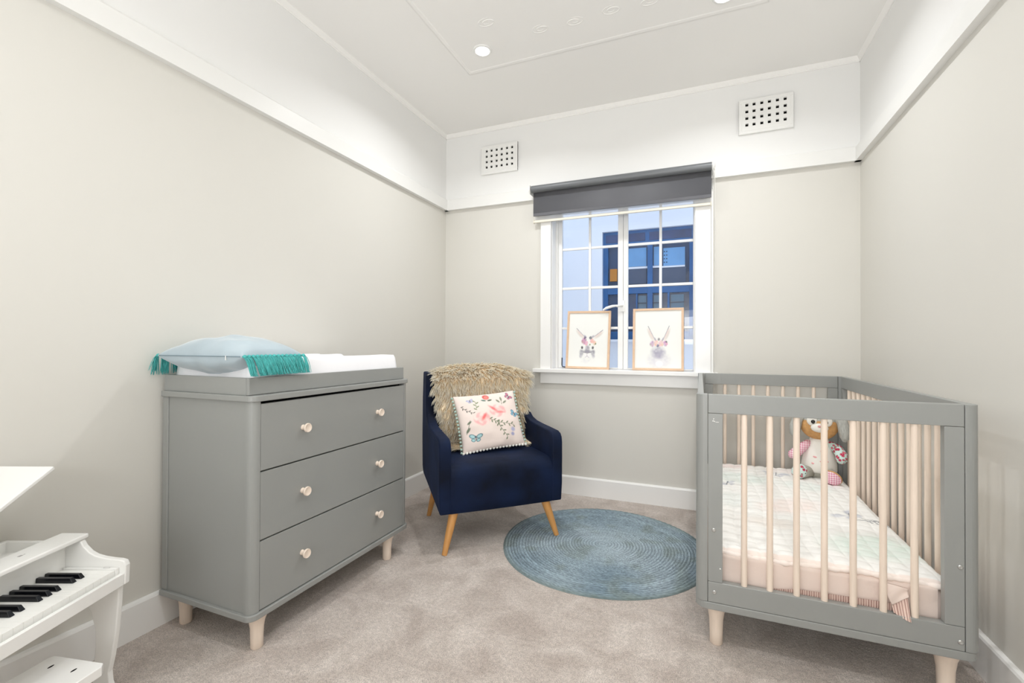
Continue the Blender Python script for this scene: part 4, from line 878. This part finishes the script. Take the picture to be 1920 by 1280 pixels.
def art1(img, u, v, tx):
    dab(img, u, v, 0.49, 0.88, 0.23, 0.09, 0, (222,222,226), 0.8, 0.8, tx)
    ears(img, u, v, ((0.20,0.29),(0.86,0.32)), ((0.43,0.46),(0.61,0.46)), tx)
    for s in (-1, 1):
        dab(img, u, v, 0.49+s*0.145, 0.735, 0.065, 0.075, s*0.25, (150,148,162), 0.95, 0.5, 0.5+0.5*tx); dab(img, u, v, 0.49+s*0.16, 0.80, 0.05, 0.05, 0, (176,174,186), 0.9, 0.6, 0.4+0.6*tx)
    dab(img, u, v, 0.49, 0.67, 0.075, 0.09, 0, (158,154,168), 0.95, 0.5, 0.6+0.4*tx); dab(img, u, v, 0.49, 0.715, 0.14, 0.04, 0, (150,147,160), 0.9, 0.6)
    dab(img, u, v, 0.49, 0.785, 0.11, 0.055, 0, (240,239,240), 1, 0.4)
    for s in (-1, 1): stroke(img, u, v, [(0.49, 0.745), (0.49+s*0.10, 0.725)], 0.010, (120,116,132), 0.7); stroke(img, u, v, [(0.49, 0.80), (0.49+s*0.05, 0.825)], 0.006, (168,164,174), 0.7); dab(img, u, v, 0.49+s*0.135, 0.645, 0.034, 0.036, s*0.7, (66,66,72), 0.95, 0.5)
    stroke(img, u, v, [(0.49, 0.75), (0.49, 0.80)], 0.006, (150,140,150), 0.8)
    flowers(img, u, v, ((0.40,0.52,0.075,(206,150,186)),(0.46,0.565,0.05,(226,178,200)),(0.60,0.515,0.055,(238,186,182)),(0.66,0.555,0.05,(242,206,190)),(0.42,0.46,0.032,(120,106,140)),(0.56,0.465,0.038,(112,108,126)),(0.69,0.57,0.02,(130,146,110)),(0.55,0.59,0.02,(150,156,120))))
def art2(img, u, v, tx):
    dab(img, u, v, 0.52, 0.86, 0.31, 0.17, 0, (206,204,214), 0.95, 0.6, 0.4+0.6*tx); dab(img, u, v, 0.52, 0.90, 0.24, 0.10, 0, (232,231,236), 0.7, 0.8)
    ears(img, u, v, ((0.29,0.275),(0.74,0.275)), ((0.45,0.53),(0.60,0.53)), tx)
    dab(img, u, v, 0.51, 0.72, 0.19, 0.125, 0, (152,148,174), 0.95, 0.6, 0.45+0.55*tx); dab(img, u, v, 0.51, 0.78, 0.13, 0.07, 0, (168,164,184), 0.6, 0.7)
    dab(img, u, v, 0.53, 0.92, 0.085, 0.06, 0, (246,246,247), 1, 0.35)
    flowers(img, u, v, ((0.38,0.58,0.06,(206,176,204)),(0.46,0.565,0.06,(238,206,200)),(0.57,0.57,0.065,(236,200,202)),(0.66,0.575,0.055,(212,170,200)),(0.50,0.61,0.032,(132,122,160)),(0.68,0.545,0.02,(96,88,104)),(0.52,0.50,0.03,(150,140,150))))
M_frame = mat('pale_ash_frame', S(218,186,156), 0.45, noise=(12, 0.05, 5), scale_vec=(3, 3, 3)); M_print = mat('watercolour_print', S(238,238,236), 0.5, 0.3, attr=True, coat=0.0)
M_acr = bpy.data.materials.new('acrylic_glazing'); M_acr.use_nodes = True; nt = M_acr.node_tree; N = nt.nodes; L = nt.links; N.remove(N['Principled BSDF'])
tr = N.new('ShaderNodeBsdfTransparent'); gl = N.new('ShaderNodeBsdfGlossy'); gl.inputs['Roughness'].default_value = 0.03; lw = N.new('ShaderNodeLayerWeight'); pw = N.new('ShaderNodeMath'); pw.operation = 'POWER'; pw.inputs[1].default_value = 4; L.new(lw.outputs['Facing'], pw.inputs[0]); fr = N.new('ShaderNodeMath'); fr.operation = 'MULTIPLY_ADD'; fr.inputs[1].default_value = 0.6; fr.inputs[2].default_value = 0.04; L.new(pw.outputs[0], fr.inputs[0]); mxs = N.new('ShaderNodeMixShader'); L.new(fr.outputs[0], mxs.inputs[0]); L.new(tr.outputs[0], mxs.inputs[1]); L.new(gl.outputs[0], mxs.inputs[2]); L.new(mxs.outputs[0], N['Material Output'].inputs[0])
def picture(x, y, w_, h_, tilt, yaw, roll, fn, label):
    t = thing('framed_print', label, 'picture', (x, y, 0.9072)); t.rotation_euler = (-tilt, roll, yaw)
    f = 0.0155; bm = BM()
    for pts in (((-w_/2,0),(w_/2,0),(w_/2-f,f),(-w_/2+f,f)), ((w_/2,0),(w_/2,h_),(w_/2-f,h_-f),(w_/2-f,f)), ((w_/2,h_),(-w_/2,h_),(-w_/2+f,h_-f),(w_/2-f,h_-f)), ((-w_/2,h_),(-w_/2,0),(-w_/2+f,f),(-w_/2+f,h_-f))):
        prism(bm, pts, -0.012, 0.010, 'y')
    obj('frame', bm, M_frame, t, bevel=0.0012)
    o = link('print', print_mesh('print', w_-2*f+0.004, h_-2*f+0.004, fn), M_print, t); o.location = (0, -0.004, f-0.002)
    bm = BM(); v = [bm.verts.new(p) for p in ((-w_/2+f,-0.008,f),(w_/2-f,-0.008,f),(w_/2-f,-0.008,h_-f),(-w_/2+f,-0.008,h_-f))]; bm.faces.new(v); obj('glazing', bm, M_acr, t)
    obj('backing_board', bx(-w_/2+0.004, w_/2-0.004, 0.002, 0.006, 0.004, h_-0.004), mat('backing_board', S(150,130,105), 0.8), t)
# both lean back against the sashes
picture(-0.768, 3.332, 0.322, 0.428, 0.11, 0.0, 0.012, art1, 'framed print of a rabbit facing forward in a flower crown, left on the window sill')
picture(-0.274, 3.336, 0.340, 0.436, 0.11, 0.0, -0.004, art2, 'framed print of a rabbit seen from behind with fluffy tail, right on the window sill')

# ------------------------------------------------------------ toy piano
# local +Y = away from the camera (treble end), local +X = towards the player
pd0, pL0 = 1.3755, 1.133
def camfloor(d, L_): return (-math.sin(YAW)*d-math.cos(YAW)*L_, math.cos(YAW)*d-math.sin(YAW)*L_)
px, py = camfloor(pd0, pL0)
pn = thing('toy_piano', 'white toy grand piano with raised lid against the left wall', 'piano', (px, py, 0), YAW)
M_pw = mat('white_lacquer', S(238,238,236), 0.25, 0.5, bump=(20, 0.02, 0.002), coat=0.3)
LEN = 0.470
def LX(L_): return -(L_-pL0)
def cheek(y0, y1):
    pts = [(1.133,0.372),(1.131,0.428),(1.136,0.440),(1.150,0.444),(1.174,0.446),(1.200,0.450),(1.222,0.456),(1.240,0.466),(1.256,0.482),(1.266,0.499),(1.34,0.499),(1.34,0.372)]
    obj('cheek', prism(BM(), [(LX(a), z) for a, z in pts], y0, y1, 'y'), M_pw, pn, bevel=0.003, seg=3)
cheek(-0.017, 0.0); cheek(-LEN, -LEN+0.017)
obj('key_slip', bx(LX(1.147), LX(1.135), -LEN+0.0175, -0.0175, 0.372, 0.406), M_pw, pn, bevel=0.0015)
obj('keybed', bx(LX(1.34), LX(1.1475), -LEN+0.0175, -0.0175, 0.372, 0.392), M_pw, pn)
obj('key_block', bx(LX(1.305), LX(1.15), -0.0275, -0.0178, 0.393, 0.4235), M_pw, pn, bevel=0.001)
obj('fallboard', bx(LX(1.318), LX(1.308), -LEN+0.0175, -0.0175, 0.393, 0.4985), M_pw, pn)
obj('music_ledge', bx(LX(1.344), LX(1.262), -LEN-0.006, 0.008, 0.5, 0.5135), M_pw, pn, bevel=0.004, seg=3)
lb = BM(); 
for k in range(24):
    a0, a1 = 2*PI*k/24, 2*PI*(k+1)/24; q = [lb.verts.new((LX(1.182)+r*0.010*math.cos(a), -0.0226+r*0.0035*math.sin(a), 0.4240)) for a, r in ((a0,1),(a1,1),(a1,0.8),(a0,0.8))]; lb.faces.new(q)
obj('oval_mark', lb, mat('grey_mark', S(150,150,150), 0.5), pn)
lb = BM(); box(lb, LX(1.309), LX(1.302), -0.150, -0.140, 0.5135, 0.5138); box(lb, LX(1.307), LX(1.304), -0.136, -0.133, 0.5135, 0.5138); obj('small_mark', lb, bpy.data.materials['grey_mark'], pn)
kw = 0.0228; M_kb = mat('black_key_lacquer', S(14,15,20), 0.22, 0.5); M_kw = mat('white_key', S(240,240,237), 0.25, 0.5)
kme = None
for i in range(18):
    yc = -0.0280-kw*(i+0.5)
    if kme is None:
        bm = bx(LX(1.307), LX(1.1535), -kw/2+0.0003, kw/2-0.0003, 0.393, 0.4195); bm.normal_update()
        o = obj('white_key', bm, M_kw, pn, bevel=0.0006); kme = o; o.location = (0, yc, 0)
    else: o = kme.copy(); C.objects.link(o); o.location = (0, yc, 0)
# whites from the treble end: F E D C B A G F E D C B A G F E D C
bme = None
for b_ in (2, 3.06, 4.93, 6, 7.07, 8.98, 10.04, 11.95, 13, 14.07, 15.98, 17.04):
    yc = -0.0280-kw*b_
    if bme is None:
        bm = BM(); h0, h1 = 0.4197, 0.4325; wb, wt = 0.0062, 0.0046; xa, xb = LX(1.307), LX(1.2035)
        vs2 = [bm.verts.new(p) for p in ((xa,-wb,h0),(xb,-wb,h0),(xb,wb,h0),(xa,wb,h0),(xa,-wt,h1),(xb-0.009,-wt,h1),(xb-0.009,wt,h1),(xa,wt,h1))]
        for f in ((0,3,2,1),(4,5,6,7),(0,1,5,4),(1,2,6,5),(2,3,7,6),(3,0,4,7)): bm.faces.new([vs2[k] for k in f])
        bme = obj('black_key', bm, M_kb, pn, bevel=0.0008); bme.location = (0, yc, 0)
    else: o = bme.copy(); C.objects.link(o); o.location = (0, yc, 0)
# case: rim with a shallow recess
out = [(1.345,-0.001),(1.500,-0.001),(1.505,-0.08),(1.505,-LEN),(1.345,-LEN)]
inn = [(1.358,-0.013),(1.487,-0.013),(1.491,-0.08),(1.491,-LEN+0.013),(1.358,-LEN+0.013)]
bm = BM(); n_ = 5
o0 = [bm.verts.new((LX(a), y, 0.36)) for a, y in out]; o1 = [bm.verts.new((LX(a), y, 0.494)) for a, y in out]; i1 = [bm.verts.new((LX(a), y, 0.494)) for a, y in inn]; i0 = [bm.verts.new((LX(a), y, 0.462)) for a, y in inn]
bm.faces.new(o0); bm.faces.new(i0)
for i in range(n_):
    j = (i+1) % n_; bm.faces.new((o0[i], o0[j], o1[j], o1[i])); bm.faces.new((o1[i], o1[j], i1[j], i1[i])); bm.faces.new((i1[i], i1[j], i0[j], i0[i]))
obj('case', bm, M_pw, pn, bevel=0.002)
# raised lid hinged on the bass side
hy, hz, ang, wl = -LEN-0.0, 0.503, math.atan(0.521), 0.475
lid = bx(LX(1.500), LX(1.312), 0, wl, -0.005, 0.005); o = obj('lid', lid, M_pw, pn, bevel=0.002); o.location = (0, hy+0.0, hz); o.rotation_euler = (ang, 0, 0)
obj('lid_prop', tube(BM(), [(LX(1.47), -0.10, 0.494), (LX(1.47), -0.085, 0.694)], 0.004, 10), M_pw, pn, smooth=True)
legp_f = [(1.150,0.372),(1.1515,0.335),(1.153,0.306),(1.159,0.231),(1.170,0.157),(1.179,0.115),(1.176,0.085),(1.168,0.06),(1.155,0.03),(1.150,0.0)]
legp_b = [(1.215,0.0),(1.222,0.03),(1.226,0.08),(1.224,0.13),(1.218,0.187),(1.2185,0.238),(1.232,0.290),(1.255,0.330),(1.285,0.372)]
for (y0, y1) in ((-0.0175, 0.0), (-LEN+0.02, -LEN+0.0375)):
    obj('leg', prism(BM(), [(LX(a), z) for a, z in legp_f+legp_b], y0, y1, 'y'), M_pw, pn, bevel=0.003, seg=3)
obj('rear_leg', prism(BM(), [(LX(a), z) for a, z in ((1.44,0.0),(1.49,0.0),(1.485,0.15),(1.50,0.36),(1.42,0.36),(1.435,0.15))], -LEN/2-0.009, -LEN/2+0.009, 'y'), M_pw, pn, bevel=0.003)

# piano bench
bn = thing('piano_bench', 'small white bench tucked under the toy piano keyboard', 'bench', (-1.443, 0.725, 0), math.radians(12))
sp_ = [(-0.168,0.0),(-0.175,-0.012),(-0.175,-0.28),(-0.165,-0.292),(-0.010,-0.292),(0.0,-0.282),(0.0,-0.012),(-0.010,0.0)]
obj('seat', prism(BM(), sp_, 0.215, 0.240, 'z'), M_pw, bn, bevel=0.002)
for y0 in (-0.045, -0.265):
    pts = [(-0.155,0.215),(-0.015,0.215),(-0.020,0.17),(-0.035,0.10),(-0.030,0.05),(-0.010,0.0),(-0.050,0.0),(-0.065,0.05),(-0.085,0.07),(-0.105,0.05),(-0.125,0.0),(-0.165,0.0),(-0.140,0.05),(-0.135,0.10),(-0.150,0.17)]
    obj('leg_panel', prism(BM(), pts, y0, y0+0.016, 'y'), M_pw, bn, bevel=0.002)
for x in (-0.055, -0.128):
    obj('screw_slot', lathe(BM(), [(0.0,0.0),(0.0035,0.0),(0.0035,0.0004),(0.0,0.0004)], 14, mtx=Matrix.Translation((x, -0.037, 0.2401)) @ Matrix.Diagonal((0.8, 2.2, 1, 1))), bpy.data.materials['dark_void'], bn)
